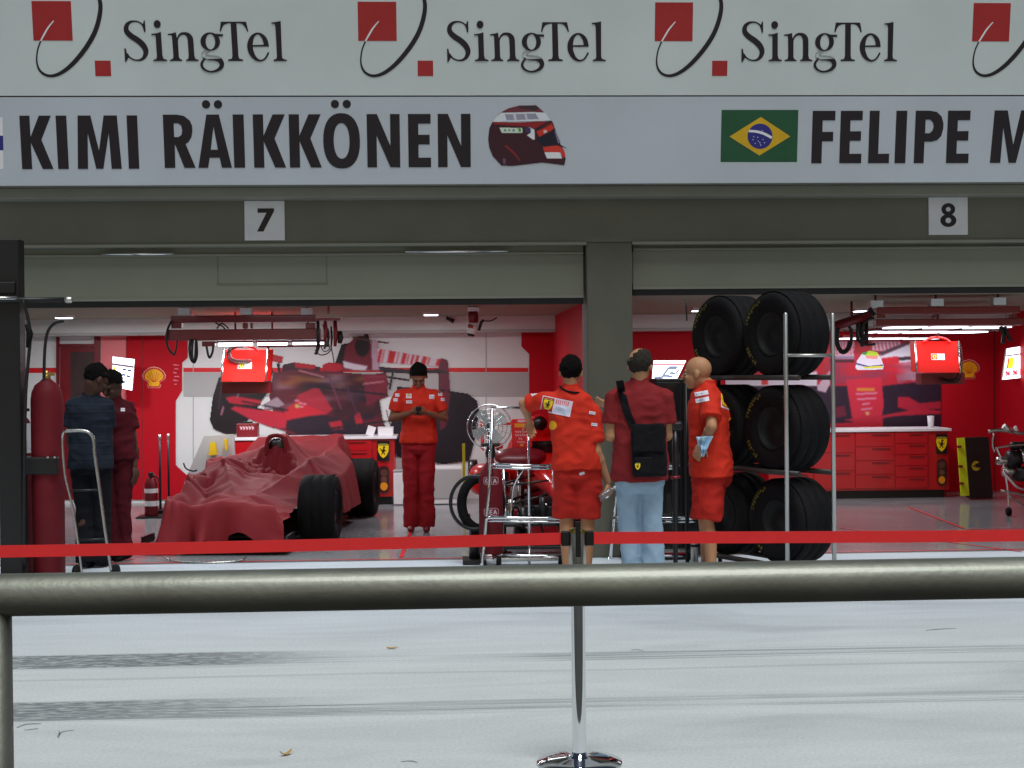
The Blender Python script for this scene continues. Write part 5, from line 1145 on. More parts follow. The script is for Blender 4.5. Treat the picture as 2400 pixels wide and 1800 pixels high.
# ================================================================ LEFT FOREGROUND
YC = 11.6
t = thing('equipment_post', 'tall black box-section post with a side arm and hoses at the left edge', 'post', (P(25, 1340, YC).x, YC, 0))
A = P(6, 1200, YC); B_ = P(50, 562, YC); MB().box2((A.x, YC-.08, 0), (B_.x, YC+.08, B_.z), bev=.008).build('column', 'black_plastic', t, True)
A = P(-6, 690, YC); B_ = P(44, 662, YC); MB().box2((A.x, YC-.11, A.z), (B_.x, YC+.1, B_.z), bev=.01).build('bracket', 'black_plastic', t, True)
MB().tube([P(-60, 703, YC-.12), P(156, 703, YC-.12)], .021, 14).build('side_arm', 'black_plastic', t, True)
MB().tube([P(-60, 699.5, YC-.128), P(40, 699.5, YC-.128)], .017, 10).build('arm_sleeve', 'steel', t, True)
MB().lathe([(0, 0), (.022, .0), (.025, .02), (.025, .05), (.015, .06), (0, .06)], P(152, 703, YC-.12), 'X', 20).build('arm_end_cap', 'alu', t, True)
MB().tube([P(54, 705, YC-.15), P(64, 740, YC-.15), P(71, 785, YC-.15), P(66, 850, YC-.15), P(60, 930, YC-.15), P(57, 1100, YC-.15), P(56, 1330, YC-.15)], .013, 10, smoothpath=6).build('hose', 'black_plastic', t, True)
MB().tube([P(150, 752, YC-.1), P(128, 758, YC-.1), P(112, 778, YC-.1), P(105, 820, YC-.1), P(103, 893, YC-.1)], .012, 10, smoothpath=6).build('hose', 'black_plastic', t, True)
MB().tube([P(64, 760, YC-.15), P(70, 782, YC-.15), P(66, 815, YC-.15)], [.02, .026, .018], 10).build('hose_joint', 'black_rubber', t, True)
MB().box((0, 0, .03), (.5, .5, .05), bev=.01).build('foot_plate', 'black_plastic', t)
def cylinder(label, x0, x1, ytop, Y, group, m='gas_red', hz=None):
    a = P(x0, 1200, Y); b = P(x1, 1200, Y); r_ = (b.x-a.x)/2; zt = P(x0, ytop, Y).z
    t = thing('gas_cylinder', label, 'gas cylinder', ((a.x+b.x)/2, Y, 0), group=group)
    MB().lathe([(0, 0), (r_*.9, 0), (r_, .03), (r_, zt-.16), (r_*.93, zt-.09), (r_*.72, zt-.035), (r_*.4, zt-.005), (r_*.28, zt+.01), (0, zt+.01)], n=40).build('cylinder', m, t)
    MB().lathe([(0, zt+.0101), (.03, zt+.0101), (.03, zt+.04), (.018, zt+.05), (.018, zt+.075), (0, zt+.08)], n=18).box((.02, -.01, zt+.05), (.09, .025, .025), bev=.005).build('valve', 'brass' if ytop < 900 else 'black_plastic', t)
    return t, r_, zt
t, r_, zt = cylinder('tall dark red gas cylinder with a black clamp band at the left', 76, 151, 892, 11.7, 'red gas cylinders at the left')
A = P(70, 1112, 11.6); B_ = P(137, 1070, 11.6); MB().box2((A.x-.1, 11.55, A.z), (B_.x, 11.72, B_.z), bev=.012).build('clamp_band', 'black_plastic', t, True)
for x_ in (112, 128): MB().tube([P(x_, 1072, 11.52), P(x_, 1072, 11.56)], .009, 8).build('clamp_bolt', 'alu', t, True)
t, r_, zt = cylinder('shorter red gas cylinder with a white band half hidden behind the black hose', 30, 78, 975, 12.05, 'red gas cylinders at the left')
A = P(40, 1062, 12); B_ = P(78, 992, 12); MB().lathe([(r_+.002, A.z), (r_+.002, B_.z)], n=40).build('label_band', 'white', t)
t = thing('hand_truck', 'upright hand truck of bent shiny tube in front of the two people at the left', 'hand truck', (P(225, 1340, 11.5).x, 11.5, 0))
Y = 11.5
MB().tube([P(150, 1011, Y), P(185, 1009, Y), P(207, 1013, Y), P(219, 1030, Y), P(222, 1065, Y), P(234, 1150, Y), P(246, 1240, Y), P(262, 1345, Y)], .013, 10, smoothpath=5).build('frame_tube', 'steel', t, True)
MB().tube([P(150, 1011, Y), P(146, 1030, Y+.02), P(152, 1110, Y), P(168, 1180, Y), P(182, 1265, Y), P(192, 1345, Y)], .010, 10, smoothpath=5).build('frame_tube', 'steel', t, True)
for (ya, xa, xb) in ((1150, 160, 234), (1265, 182, 250)): MB().tube([P(xa, ya, Y), P(xb, ya-2, Y)], .008, 8).build('cross_bar', 'black_plastic', t, True)
for sx in (-.16, .14): MB().lathe([(0, -.025), (.07, -.025), (.08, 0), (.07, .025), (0, .025)], (sx, .05, .082), 'X', 24).build('wheel', 'black_rubber', t)
MB().box((0, -.1, .01), (.3, .22, .012)).build('toe_plate', 'steel', t)
# ================================================================ AT THE BACK OF THE LEFT GARAGE
t = thing('lift_bar', 'pair of slim upright grey bars with bright tips before the red shell panel', 'lift bars', (P(385, 1180, 17.2).x, 17.2, 0))
for x_, y_ in ((374, 1020), (394, 1018)): MB().tube([P(x_, y_, 17.2), (P(x_, y_, 17.2).x, 17.2, .05)], .014, 8).build('bar', 'rim_grey', t, True); MB().tube([P(x_, y_-1, 17.2), P(x_, y_+11, 17.2)], .016, 8).build('tip', 'alu', t, True)
MB().box((0, 0, .04), (.4, .3, .05), bev=.01).build('base', 'black_plastic', t)
t = thing('fire_extinguisher', 'fire extinguisher with a white label on the floor left of the covered car', 'fire extinguisher', (P(355, 1190, 16.8).x, 16.8, 0))
MB().lathe([(0, .02), (.065, .02), (.075, .04), (.075, .38), (.05, .45), (.025, .47), (0, .47)], n=28).build('body', 'gas_red', t)
MB().box((0, 0, .50), (.05, .1, .05), bev=.01).tube([(0, 0, .47), (.06, -.02, .48), (.1, -.03, .40), (.1, -.04, .2)], .01, 8, smoothpath=4).build('valve', 'black_plastic', t)
MB().lathe([(.0765, .14), (.0765, .34)], n=28).build('label_band', 'white', t); MB().lathe([(.0775, .20), (.0775, .29)], n=28).build('label_mark', 'dark_red', t)
MB().box((.02, .05, .012), (.36, .3, .02), bev=.005).build('floor_tray', 'black_plastic', t)
t = thing('grey_ramp', 'light grey leaning ramp with yellow triangular feet behind the covered car', 'ramp', (P(500, 1140, 17.5).x, 17.5, 0))
MB().prism([[(P(x, y, 17.5).x, P(x, y, 17.5).z) for x, y in ((478, 1022), (548, 1018), (556, 1168), (420, 1168), (440, 1110))]], lambda x, z, h: Vector((x, 17.5+.05-h, z)), .05).build('board', 'interior_grey', t, True)
for pts in (((492, 1038), (503, 1036), (508, 1066), (488, 1068)), ((524, 1030), (532, 1030), (532, 1056), (527, 1056))): MB().prism([[(P(x, y, 17.4).x, P(x, y, 17.4).z) for x, y in pts]], lambda x, z, h: Vector((x, 17.48-h, z)), .06).build('foot', 'yellow', t, True)
MB().tube([P(430, 1085, 17.4), P(436, 1098, 17.4), P(452, 1104, 17.4), P(462, 1102, 17.4)], .01, 6, smoothpath=4).build('strap', 'black_plastic', t, True)
t = thing('white_bin', 'narrow white bin beside the red cabinet behind the man with the phone', 'bin', (P(938, 1170, 17.9).x, 17.9, .0))
MB().box((0, .15, .21), (.16, .3, .40), bev=.01).build('bin_body', 'white', t); MB().box((0, .15, .425), (.17, .31, .02), bev=.004).build('lid', 'interior_grey', t)
t = thing('white_locker', 'low white locker on the floor right of the man with the phone', 'locker', (P(1045, 1170, 17.9).x, 17.9, .0))
MB().box((0, .2, .24), (.42, .4, .46), bev=.01).build('body', 'white', t); MB().box((0, -.004, .26), (.38, .01, .36), bev=.003).build('door', 'interior_grey', t)
t = thing('yellow_post', 'thin yellow upright bar left of the fan', 'bar', (P(1087, 1170, 16.5).x, 16.5, 0))
A = P(1084, 1122, 16.5); B_ = P(1090, 1040, 16.5); MB().box2((A.x, 16.5, 0), (B_.x, 16.53, B_.z)).build('bar', 'yellow_green', t, True); MB().box2((A.x-.05, 16.46, 0), (B_.x+.05, 16.57, .02)).build('foot', 'black_plastic', t, True)
# ================================================================ RIGHT GARAGE FLOOR
Y = 17.6
t = thing('yellow_ramp', 'bright yellow-green leaning bar with dark clips right of the right cabinet', 'ramp bar', (P(2262, 1160, Y).x, Y, 0))
MB().prism([[(P(x, y, Y-.1).x, P(x, y, Y-.1).z) for x, y in ((2242, 1027), (2259, 1026), (2270, 1161), (2251, 1162))]], lambda x, z, h: Vector((x, Y-.1-h, z)), .03).build('bar', 'yellow_green', t, True)
for y_ in (1047, 1093, 1133): MB().box(P(2248+(y_-1047)*.07, y_, Y-.15), (.05, .03, .03), bev=.004).build('clip', 'dark_red', t, True)
t = thing('black_case', 'tall black case with a yellow emblem leaning behind the yellow-green bar', 'case', (P(2295, 1165, Y).x, Y, 0))
MB().prism([[(P(x, y, Y).x, P(x, y, Y).z) for x, y in ((2262, 1026), (2316, 1024), (2326, 1168), (2272, 1168))]], lambda x, z, h: Vector((x, Y+.1-h, z)), .12).build('case_body', 'black_plastic', t, True)
I = Img(2274, 1076, 2302, 1108, .9); I.ell(2288, 1092, 11, 12, (215, 200, 30)); I.poly([(2284, 1088), (2300, 1082), (2300, 1096), (2290, 1096)], (25, 20, 24)).line([(2280, 1092), (2292, 1094)], 3, (25, 20, 24)); I.mesh('emblem', 'print', lambda x, y: P(x, y, Y-.024), t, True)
Y = 15.6
t = thing('engine_stand', 'grey tubular stand carrying shiny metal parts at the far right', 'engine stand', (P(2370, 1200, Y).x, Y, 0))
for i, (pts, r2, m_) in enumerate((([(2316, 1012), (2345, 1008), (2400, 1016), (2470, 1018)], .02, 'steel'), ([(2330, 1015), (2326, 1040), (2332, 1060)], .012, 'steel'), ([(2336, 1050), (2352, 1090), (2362, 1150), (2364, 1200)], .012, 'chrome'),
   ([(2332, 1052), (2345, 1048), (2400, 1042), (2470, 1042)], .012, 'steel'), ([(2350, 1105), (2372, 1128), (2384, 1140), (2400, 1146)], .02, 'chrome'), ([(2345, 1150), (2400, 1160), (2470, 1190)], .014, 'steel'), ([(2362, 1160), (2400, 1185), (2440, 1195)], .012, 'steel'),
   ([(2440, 1020), (2442, 1100), (2440, 1200)], .016, 'steel'))):
    MB().tube([P(x, y, Y+.04*(i % 3)) for x, y in pts], r2, 8, smoothpath=4).build('frame_tube', m_, t, True)
for (x_, y_, r2, m_) in ((2376, 1075, .10, 'rim_grey'), (2395, 1110, .12, 'rim_grey'), (2366, 1105, .06, 'steel'), (2352, 1080, .05, 'steel'), (2385, 1045, .05, 'black_plastic'), (2400, 1070, .08, 'steel')):
    c = P(x_, y_, Y+.1); MB().lathe([(0, -.08), (r2*.8, -.08), (r2, -.03), (r2*.85, .02), (r2, .06), (0, .08)], c, random.choice('XYZ'), 20).build('metal_part', m_, t, True)
MB().tube([P(2352, 998, Y), P(2362, 1006, Y), P(2374, 1012, Y)], [.03, .035, .02], 12).build('bright_fitting', 'alu', t, True)
MB().tube([P(2378, 1000, Y), P(2384, 1010, Y)], .02, 10).build('bright_fitting', 'white', t, True)
for x_ in (2364, 2440): a = P(x_, 1200, Y); MB().lathe([(0, -.02), (.045, -.02), (.05, 0), (.045, .02), (0, .02)], (a.x, a.y, .052), 'X', 18).tube([(a.x, a.y, .05), a+Vector((0, 0, .01))], .01, 6).build('castor', 'black_rubber', t, True)
A = P(2330, 1125, 17.4); B_ = P(2400, 1170, 17.4)
# ================================================================ LEAVES ON THE PIT LANE
for i, (x_, y_, an, lab) in enumerate(((918, 1521, 0, 'small flat dry leaf on the pale pit lane, the upper one'), (670, 1771, 40, 'small curled dry leaf on the pale pit lane near the bottom edge'))):
    g = G(x_, y_); t = thing('dry_leaf', lab, 'leaf', g, R(an), 'dry leaves on the pit lane'); mb = MB(); vs = []
    for j in range(9):
        u_ = j/8*2-1; w_ = .011*(1-u_*u_)**.7+.001; zc_ = .004+.012*u_*u_*(1.6 if i else .4)
        vs += [(u_*.032, -w_, zc_+.004), (u_*.032, 0, zc_), (u_*.032, w_, zc_+.005)]
    mb.add(vs, [(3*j+k2, 3*j+3+k2, 3*j+4+k2, 3*j+1+k2) for j in range(8) for k2 in (0, 1)], 0, True); mb.build('leaf_blade', 'leaf', t)
    MB().tube([(.03, 0, .01), (.045, .003, .008)], .001, 5).build('stalk', 'leaf', t)
# ================================================================ PEOPLE
def cap_(mb, p0, r0, p1, r1, n=14):
    p0 = Vector(p0); p1 = Vector(p1); t = (p1-p0); L_ = t.length; t.normalize(); pts = []; rs = []
    for k2 in range(5): a = math.pi/2*(1-k2/4); pts.append(p0-t*r0*math.sin(a)); rs.append(max(.0006, r0*math.cos(a)))
    for k2 in range(1, 6): f = k2/6; pts.append(p0.lerp(p1, f)); rs.append(r0+(r1-r0)*f)
    for k2 in range(5): a = math.pi/2*k2/4; pts.append(p1+t*r1*math.sin(a)); rs.append(max(.0006, r1*math.cos(a)))
    mb.tube(pts, rs, n)
def ellp(mb, c, r, fr=None, n=18):
    c = Vector(c); vs = []; fs = []
    for i in range(n+1):
        th = math.pi*i/n
        for j in range(n):
            ph = 2*math.pi*j/n; p = Vector((r[0]*math.sin(th)*math.cos(ph), r[1]*math.sin(th)*math.sin(ph), r[2]*math.cos(th)))
            if i in (0, n): p = Vector((r[0]*.002*math.cos(ph), r[1]*.002*math.sin(ph), p.z))
            vs.append((fr @ p if fr else p)+c)
    for i in range(n):
        for j in range(n): fs.append((i*n+j, (i+1)*n+j, (i+1)*n+(j+1) % n, i*n+(j+1) % n))
    mb.add(vs, fs, 0, True); mb.add(vs[:n], [list(range(n))]); mb.add(vs[-n:], [list(range(n))])
def ringloft(mb, rings, n=22):   # rings: (center, udir, rx, ry)
    vs = []
    for (c, u, rx, ry) in rings:
        u = Vector(u).normalized(); v = Vector((0, 0, 1)).cross(u).normalized()
        for (a, b) in ell(0, 0, rx, ry, n, 0, 2.5): vs.append(Vector(c)+u*a+v*b)
    mb.add(vs, [(i*n+j, i*n+(j+1) % n, (i+1)*n+(j+1) % n, (i+1)*n+j) for i in range(len(rings)-1) for j in range(n)], 0, True)
    mb.add(vs[:n], [list(range(n))]); mb.add(vs[-n:], [list(range(n))])
def fuse(mb, name, m, parent, voxel=.01, smooth=3, wr=0., seed=0, fr=9., pull=None):
    o = mb.build('tmp', m); o.location = (0, 0, 0)
    r_ = o.modifiers.new('r', 'REMESH'); r_.mode = 'VOXEL'; r_.voxel_size = voxel; r_.use_smooth_shade = True
    if smooth: s_ = o.modifiers.new('s', 'SMOOTH'); s_.factor = .5; s_.iterations = smooth
    dg = bpy.context.evaluated_depsgraph_get(); dg.update(); me = bpy.data.meshes.new_from_object(o.evaluated_get(dg)); bpy.data.objects.remove(o)
    if wr:
        n = len(me.vertices); cs = np.empty(n*3); me.vertices.foreach_get('co', cs); cs = cs.reshape(-1, 3); ns = np.empty(n*3); me.vertices.foreach_get('normal', ns); ns = ns.reshape(-1, 3)
        for i in range(n):
            x, y, z = cs[i]; a = noise.noise(Vector((x*fr+seed, y*fr, z*fr*.55+x*4))); b = 1-2*abs(noise.noise(Vector((x*fr*.9+z*7, y*fr, z*fr*1.1+seed*3-x*5))))
            cs[i] += ns[i]*wr*(a*.9+b*.55-.2)
        me.vertices.foreach_set('co', cs.ravel())
    inv = root_matrix(parent).inverted(); me.transform(inv)
    me.materials.clear(); me.materials.append(gm(m)); me.polygons.foreach_set('use_smooth', [True]*len(me.polygons)); me.update()
    o = bpy.data.objects.new(name, me); return put(o, parent)
def hand(mb, w_, d, pn, curl=.5, thumb=1, sc=1.):
    """w_ wrist, d direction of fingers, pn palm normal"""
    d = Vector(d).normalized(); pn = Vector(pn); pn = (pn-d*pn.dot(d)).normalized(); s_ = d.cross(pn)*thumb; w_ = Vector(w_)
    fr = Matrix((s_, d, pn)).transposed()
    ellp(mb, w_+d*.048*sc, (.040*sc, .052*sc, .0165*sc), fr, 14)
    for i, (off, ln) in enumerate(((.030, .070), (.011, .080), (-.010, .074), (-.029, .058))):
        p = w_+d*.085*sc+s_*off*sc; dd = (d+s_*off*2.2).normalized(); r0 = .0092*sc
        for seg, q in enumerate((.45, .32, .25)):
            a = curl*(.55+.5*seg)*(1+.12*i); nd = (dd*math.cos(a)+pn*math.sin(a)).normalized(); p2 = p+nd*ln*q*1.12*sc; cap_(mb, p, r0, p2, r0*.9, 8); p = p2; r0 *= .9
    p = w_+d*.028*sc+s_*.034*sc; td = (d*.62+s_*.72+pn*.25).normalized(); p2 = p+td*.042*sc; cap_(mb, p, .013*sc, p2, .0105*sc, 8)
    td2 = (d*.85+s_*.3+pn*(.3+curl*.4)).normalized(); cap_(mb, p2, .0105*sc, p2+td2*.034*sc, .0085*sc, 8)
def headframe(yaw, pitch, roll=0):
    return (Matrix.Rotation(yaw, 3, 'Z') @ Matrix.Rotation(roll, 3, 'Y') @ Matrix.Rotation(pitch, 3, 'X'))
def person(label, Y, base, J, fwd, skin='skin', shirt='shirt_red', lower=('shorts', 'shorts_red'), hair='hair', hairmode='full', head=(0, 0, 0), hc=(.5, .5), hd=None, sleeve=.62, girth=1., face=False, hem=None, group=None, shoe='dark_cloth', palms=None, tuck=False):
    bx = P(base, 1200, Y).x; t = thing('person', label, 'person', (bx, Y, 0), group=group)
    q = lambda k2: P(J[k2][0], J[k2][1], Y+J[k2][2])
    fwd = Vector((*fwd, 0)).normalized(); rgt = Vector((fwd.y, -fwd.x, 0)); g = girth
    hip, nk, hc_ = q('hip'), q('neck'), q('head')
    sL, sR = q('shL'), q('shR'); su = (sR-sL); su.z = 0; su.normalize()
    ch = hip.lerp(nk, .66)+fwd*.01
    hu = (rgt+su*.4).normalized()
    feet = {}
    for s_ in 'LR':
        a = q('an'+s_); feet[s_] = Vector((a.x, a.y, .085))
    hj = {'L': hip-hu*.09, 'R': hip+hu*.09}
    kn = {s_: (q('kn'+s_) if 'kn'+s_ in J else (hj[s_].lerp(feet[s_], .52)+fwd*.035)) for s_ in 'LR'}
    # ---- body (one continuous skin surface)
    b = MB(); hf = headframe(math.atan2(-fwd.x, fwd.y)+head[0], head[1], head[2])*1.07; H = lambda x, y, z: hc_+hf @ Vector((x, y, z))
    ellp(b, H(0, -.012, .028), (.077, .097, .090), hf); ellp(b, H(0, .024, -.040), (.060, .068, .078), hf); ellp(b, H(0, .055, -.092), (.030, .030, .024), hf, 12)
    cap_(b, H(0, .092, .004), .009, H(0, .114, -.030), .0135, 10); ellp(b, H(0, .080, .018), (.050, .018, .011), hf, 12); ellp(b, H(0, .088, -.062), (.026, .012, .010), hf, 12)
    for s_ in (-1, 1): ellp(b, H(s_*.079, -.008, -.012), (.010, .020, .032), hf, 12); ellp(b, H(s_*.034, .07, -.03), (.02, .02, .018), hf, 12)
    cap_(b, H(0, -.025, -.05), .056, nk+Vector((0, 0, .005)), .064, 16)
    ringloft(b, [(hip-Vector((0, 0, .10)), hu, .13*g, .09*g), (hip, hu, .145*g, .10*g), (hip.lerp(ch, .5), hu, .125*g, .09*g), (ch, su, .145*g, .10*g), (nk-Vector((0, 0, .06)), su, .11*g, .07*g), (nk+Vector((0, 0, .01)), su, .06, .055)])
    cap_(b, sL, .045, sR, .045)
    for s_, S in (('L', sL), ('R', sR)):
        e = q('el'+s_); w_ = q('wr'+s_); cap_(b, S, .050, e, .040); cap_(b, e, .043, w_, .027)
        m_ = e.lerp(w_, .3); cap_(b, e, .040, m_, .043)
        dv = Vector(hd[s_]) if hd and s_ in hd else (w_-e)
        pm = Vector(palms[s_]) if palms and s_ in palms else (rgt if s_ == 'L' else -rgt)
        hand(b, w_+dv.normalized()*.012, dv, pm, hc[0 if s_ == 'L' else 1], thumb=(1 if s_ == 'L' else -1))
        cap_(b, hj[s_], .080, kn[s_], .056); cap_(b, kn[s_], .055, kn[s_].lerp(feet[s_], .35)-fwd*.012, .058); cap_(b, kn[s_].lerp(feet[s_], .35)-fwd*.012, .057, feet[s_], .036)
        cap_(b, feet[s_]-Vector((0, 0, .03)), .034, feet[s_]+fwd*.12-Vector((0, 0, .05)), .026)
    body = fuse(b, 'body', skin, t, .0075, 2)
    # ---- shirt
    b = MB(); hz = P(0, hem, Y).z if hem else hip.z-.13; hemc = Vector((hip.x, hip.y, hz))
    ringloft(b, [(hemc, hu, .196*g, .140*g), (hemc+Vector((0, 0, .08)), hu, .192*g, .140*g), (hip.lerp(ch, .35), hu, .180*g, .130*g), (hip.lerp(ch, .75), su, .180*g, .128*g), (ch+Vector((0, 0, .04)), su, .188*g, .128*g), (nk-Vector((0, 0, .07)), su, .160*g, .10*g), (nk-Vector((0, 0, .005)), su, .082, .075), (nk+Vector((0, 0, .02)), su, .068, .066)])
    for s_, S in (('L', sL), ('R', sR)):
        e = q('el'+s_); m_ = S.lerp(e, sleeve); cap_(b, nk.lerp(S, .35)-Vector((0, 0, .012)), .056*g, S-Vector((0, 0, .006)), .060*g); d_ = (m_-S).normalized()
        u_ = d_.orthogonal().normalized(); b.tube([S-d_*.02, S+d_*.03, S.lerp(m_, .6), m_], [.060*g, .064*g, .066*g, .070*g], 18)
    sh = fuse(b, 'shirt', shirt, t, .010, 2, .015, random.random()*9, 9)
    b = MB(); cu = su; ringloft(b, [(nk+Vector((0, 0, .0)), cu, .074, .072), (nk+Vector((0, 0, .045)), cu, .066, .066)]); 
    fuse(b, 'collar', shirt, t, .009, 2)
    # ---- lower clothing
    b = MB(); kind, lm = lower
    ringloft(b, [(hip+Vector((0, 0, .06)), hu, .145*g, .100*g), (hip, hu, .160*g, .112*g), (hip-Vector((0, 0, .10)), hu, .170*g, .125*g), (hip-Vector((0, 0, .15)), hu, .14*g, .10*g)])
    for s_ in 'LR':
        if kind == 'shorts':
            end = kn[s_]+(hj[s_]-kn[s_]).normalized()*.015; b.tube([hj[s_], hj[s_].lerp(end, .4), end], [.098*g, .102*g, .100*g], 18)
        else:
            end = feet[s_]-Vector((0, 0, .035)); b.tube([hj[s_], hj[s_].lerp(kn[s_], .5), kn[s_], kn[s_].lerp(end, .5), end], [.094*g, .088, .078, .076, .080], 18)
    lo = fuse(b, kind, lm, t, .010, 2, .018, random.random()*9, 7)
    # ---- shoes
    for s_ in 'LR':
        b = MB(); f = feet[s_]; cap_(b, f-Vector((0, 0, .035))-fwd*.035, .042, f+fwd*.13-Vector((0, 0, .052)), .036); cap_(b, f+Vector((0, 0, .02)), .044, f-Vector((0, 0, .03)), .044)
        fuse(b, 'shoe', shoe, t, .009, 2)
    # ---- hair
    if hairmode:
        vs = []; fs = []; n = 44; keep = {}
        for i in range(n+1):
            th = math.pi*i/n
            for j in range(n):
                ph = 2*math.pi*j/n; d_ = Vector((math.sin(th)*math.cos(ph), math.sin(th)*math.sin(ph), math.cos(th)))
                p = Vector((d_.x*.0845, d_.y*.105-.014, d_.z*.099+.028)); nn = noise.noise(p*38+Vector((base, 0, 0)))*.009+noise.noise(p*95)*.006
                p += d_*nn; y_, z_ = p.y, p.z+.014*noise.noise(p*60)+.010*noise.noise(p*23)
                if y_ < .02 and z_ < .02: q_ = min(1, (.02-z_)/.11); p.x *= 1-.16*q_; p.y = p.y*(1-.10*q_)
                if hairmode == 'full': k_ = (z_ > -.098 if y_ < -.035 else z_ > (-.015+.62*max(0, y_+.03)))
                elif hairmode == 'crown_bald': k_ = (z_ > -.075 if y_ < -.03 else z_ > (-.02+.9*max(0, y_+.03))) and not ((p.x+.035)**2/.0030+(y_+.030)**2/.0042 < 1 and z_ > .035) and z_ < .118
                else: k_ = (-.075 < z_ < .035) and y_ < .03
                keep[i*n+j] = k_; vs.append(H(*p))
        for i in range(n):
            for j in range(n):
                f = (i*n+j, (i+1)*n+j, (i+1)*n+(j+1) % n, i*n+(j+1) % n)
                if all(keep[v] for v in f): fs.append(f)
        o = MB().add(vs, fs, 0, True).build('hair', hair, t, True); sm_ = o.modifiers.new('solid', 'SOLIDIFY'); sm_.thickness = .014; sm_.offset = -1
    if face:
        for s_ in (-1, 1):
            if head[1] > -.4:
                e = MB(); ellp(e, H(s_*.031, .079, -.004), (.012, .009, .006), hf, 12); e.build('eye', 'interior_grey', t, True)
                e = MB(); ellp(e, H(s_*.031, .0868, -.004), (.0055, .003, .0055), hf, 10); e.build('iris', 'hair', t, True)
            else:
                e = MB(); cap_(e, H(s_*.019, .0885, -.006), .0022, H(s_*.043, .0835, -.006), .0018, 8); e.build('eyelash', 'hair', t, True)
            e = MB(); cap_(e, H(s_*.014, .093, .018), .004, H(s_*.048, .084, .020), .003, 8); e.build('eyebrow', 'hair' if hair == 'hair' else 'hair_grey', t, True)
        e = MB(); ellp(e, H(0, .0955, -.062), (.024, .006, .0055), hf, 12); e.build('mouth', 'lip', t, True)
    t['_j'] = 0; del t['_j']
    return t, sh, body, dict(hip=hip, nk=nk, ch=ch, fwd=fwd, rgt=rgt, head=hc_, H=H, q=q, kn=kn, lo=lo)
mat('lip', (150, 80, 70), .5)
def bvh(o):
    M_ = root_matrix(o); me = o.data; return BVHTree.FromPolygons([M_ @ v.co for v in me.vertices], [list(p.vertices) for p in me.polygons])
def decal(I, name, cxy, cpx, wpx, Y, tree, parent, skew=0., material='print', out=(0, -1, 0), rise=.004, rot=0):
    """project a printed patch from the viewer's side onto a garment; cpx: centre pixel, wpx: width in px"""
    x0, y0, x1, y1 = cxy; sc_ = wpx/(x1-x0); ca, sa = math.cos(rot), math.sin(rot)
    def f(x, y):
        dx = (x-(x0+x1)/2)*sc_; dy = (y-(y0+y1)/2)*sc_; X_ = dx*ca-dy*sa; Y_ = dx*sa+dy*ca+skew*dx
        d = ray(cpx[0]+X_, cpx[1]+Y_).normalized(); h = tree.ray_cast(CAM, d)
        if h[0] is None or abs(h[0].y-Y) > .6: return None
        return h[0]-d*rise
    return I.mesh(name, material, f, parent, True)
def patch_logo():
    I = Img(0, 0, 62, 32, 1., (228, 214, 232)); I.rect(2, 2, 25, 30, (190, 35, 40)); shield(I, 13.5, 16.5, 25)
    for k2 in range(7): I.rect(29+k2*4, 3, 31+k2*4, 13, (225, 90, 100) if k2 != 6 else (210, 60, 40))
    I.rect(29, 14, 60, 30, (205, 212, 235)); return I
def shell_small():
    I = Img(-10, -10, 10, 10, .8); I.ell(0, 0, 9.5, 9.8, (215, 70, 50)); I.ell(0, 0, 7.6, 8.2, (245, 180, 15)); return I
def white_tag(w_=20, h_=10, seed=0):
    I = Img(0, 0, w_, h_, .8, (228, 224, 236))
    for k2 in range(4): I.line([(3+k2*4, h_*.5), (5+k2*4, h_*.5)], 2., (120, 120, 150))
    return I
def tagdec(parent, tree, Y, cx, cy, w_, img=None, **k2):
    img = img or white_tag(); return decal(img, 'sewn_patch', (img.x0, img.y0, img.x0+(img.nx-1)*img.res, img.y0+(img.ny-1)*img.res), (cx, cy), w_, Y, tree, parent, **k2)

# 1 leaning man, orange-red uniform, back view
Y1 = 11.3
p1, sh1, b1, d1 = person('dark-haired man in orange-red shirt and shorts, back turned, leaning on the chrome frame', Y1, 1356,
  dict(hip=(1352, 1088, .02), neck=(1337, 911, .02), head=(1338, 872, .03), shL=(1283, 938, .03), shR=(1388, 960, .0), elL=(1228, 946, .15), wrL=(1240, 985, .36), elR=(1398, 1058, -.04), wrR=(1424, 1128, .02), anL=(1330, 1340, .05), anR=(1375, 1340, -.05)),
  (.10, 1), hc=(.9, 1.0), hd=dict(L=(.1, .5, -.5), R=(.12, .1, -1)), hem=1118, girth=1.02, sleeve=.8, head=(-.05, -.05, .04), palms=dict(R=(-.9, .4, -.1), L=(.3, .3, -1)))
T1 = bvh(sh1)
I = patch_logo(); decal(I, 'back_print', (0, 0, 62, 32), (1304, 952), 72, Y1, T1, p1, rot=.20)
I = shell_small(); decal(I, 'shell_print', (-10, -10, 10, 10), (1295, 997), 25, Y1, T1, p1)
tagdec(p1, T1, Y1, 1388, 968, 15, rot=.15); tagdec(p1, T1, Y1, 1393, 995, 14, rot=.1); tagdec(p1, T1, Y1, 1253, 921, 18, rot=-.5)
tagdec(p1, bvh(d1['lo']), Y1, 1364, 1110, 12, rot=-.3)
q1 = d1['q']; MB().tube([d1['nk']+Vector((-.085, -.02, .02)), d1['nk']+Vector((-.04, -.085, -.015)), d1['nk']+Vector((.04, -.088, -.03)), d1['nk']+Vector((.10, -.03, -.03))], .008, 8, smoothpath=5).build('lanyard', 'dark_cloth', p1, True)
wb_ = P(1424, 1128, Y1+.02)
t = thing('water_bottle', 'clear plastic water bottle held low in the leaning man\'s right hand', 'bottle', P(1415, 1160, Y1))
a = P(1432, 1150, Y1-.0); b = P(1398, 1173, Y1-.05); dd = (b-a).normalized(); rotq = dd.to_track_quat('Z', 'Y').to_matrix()
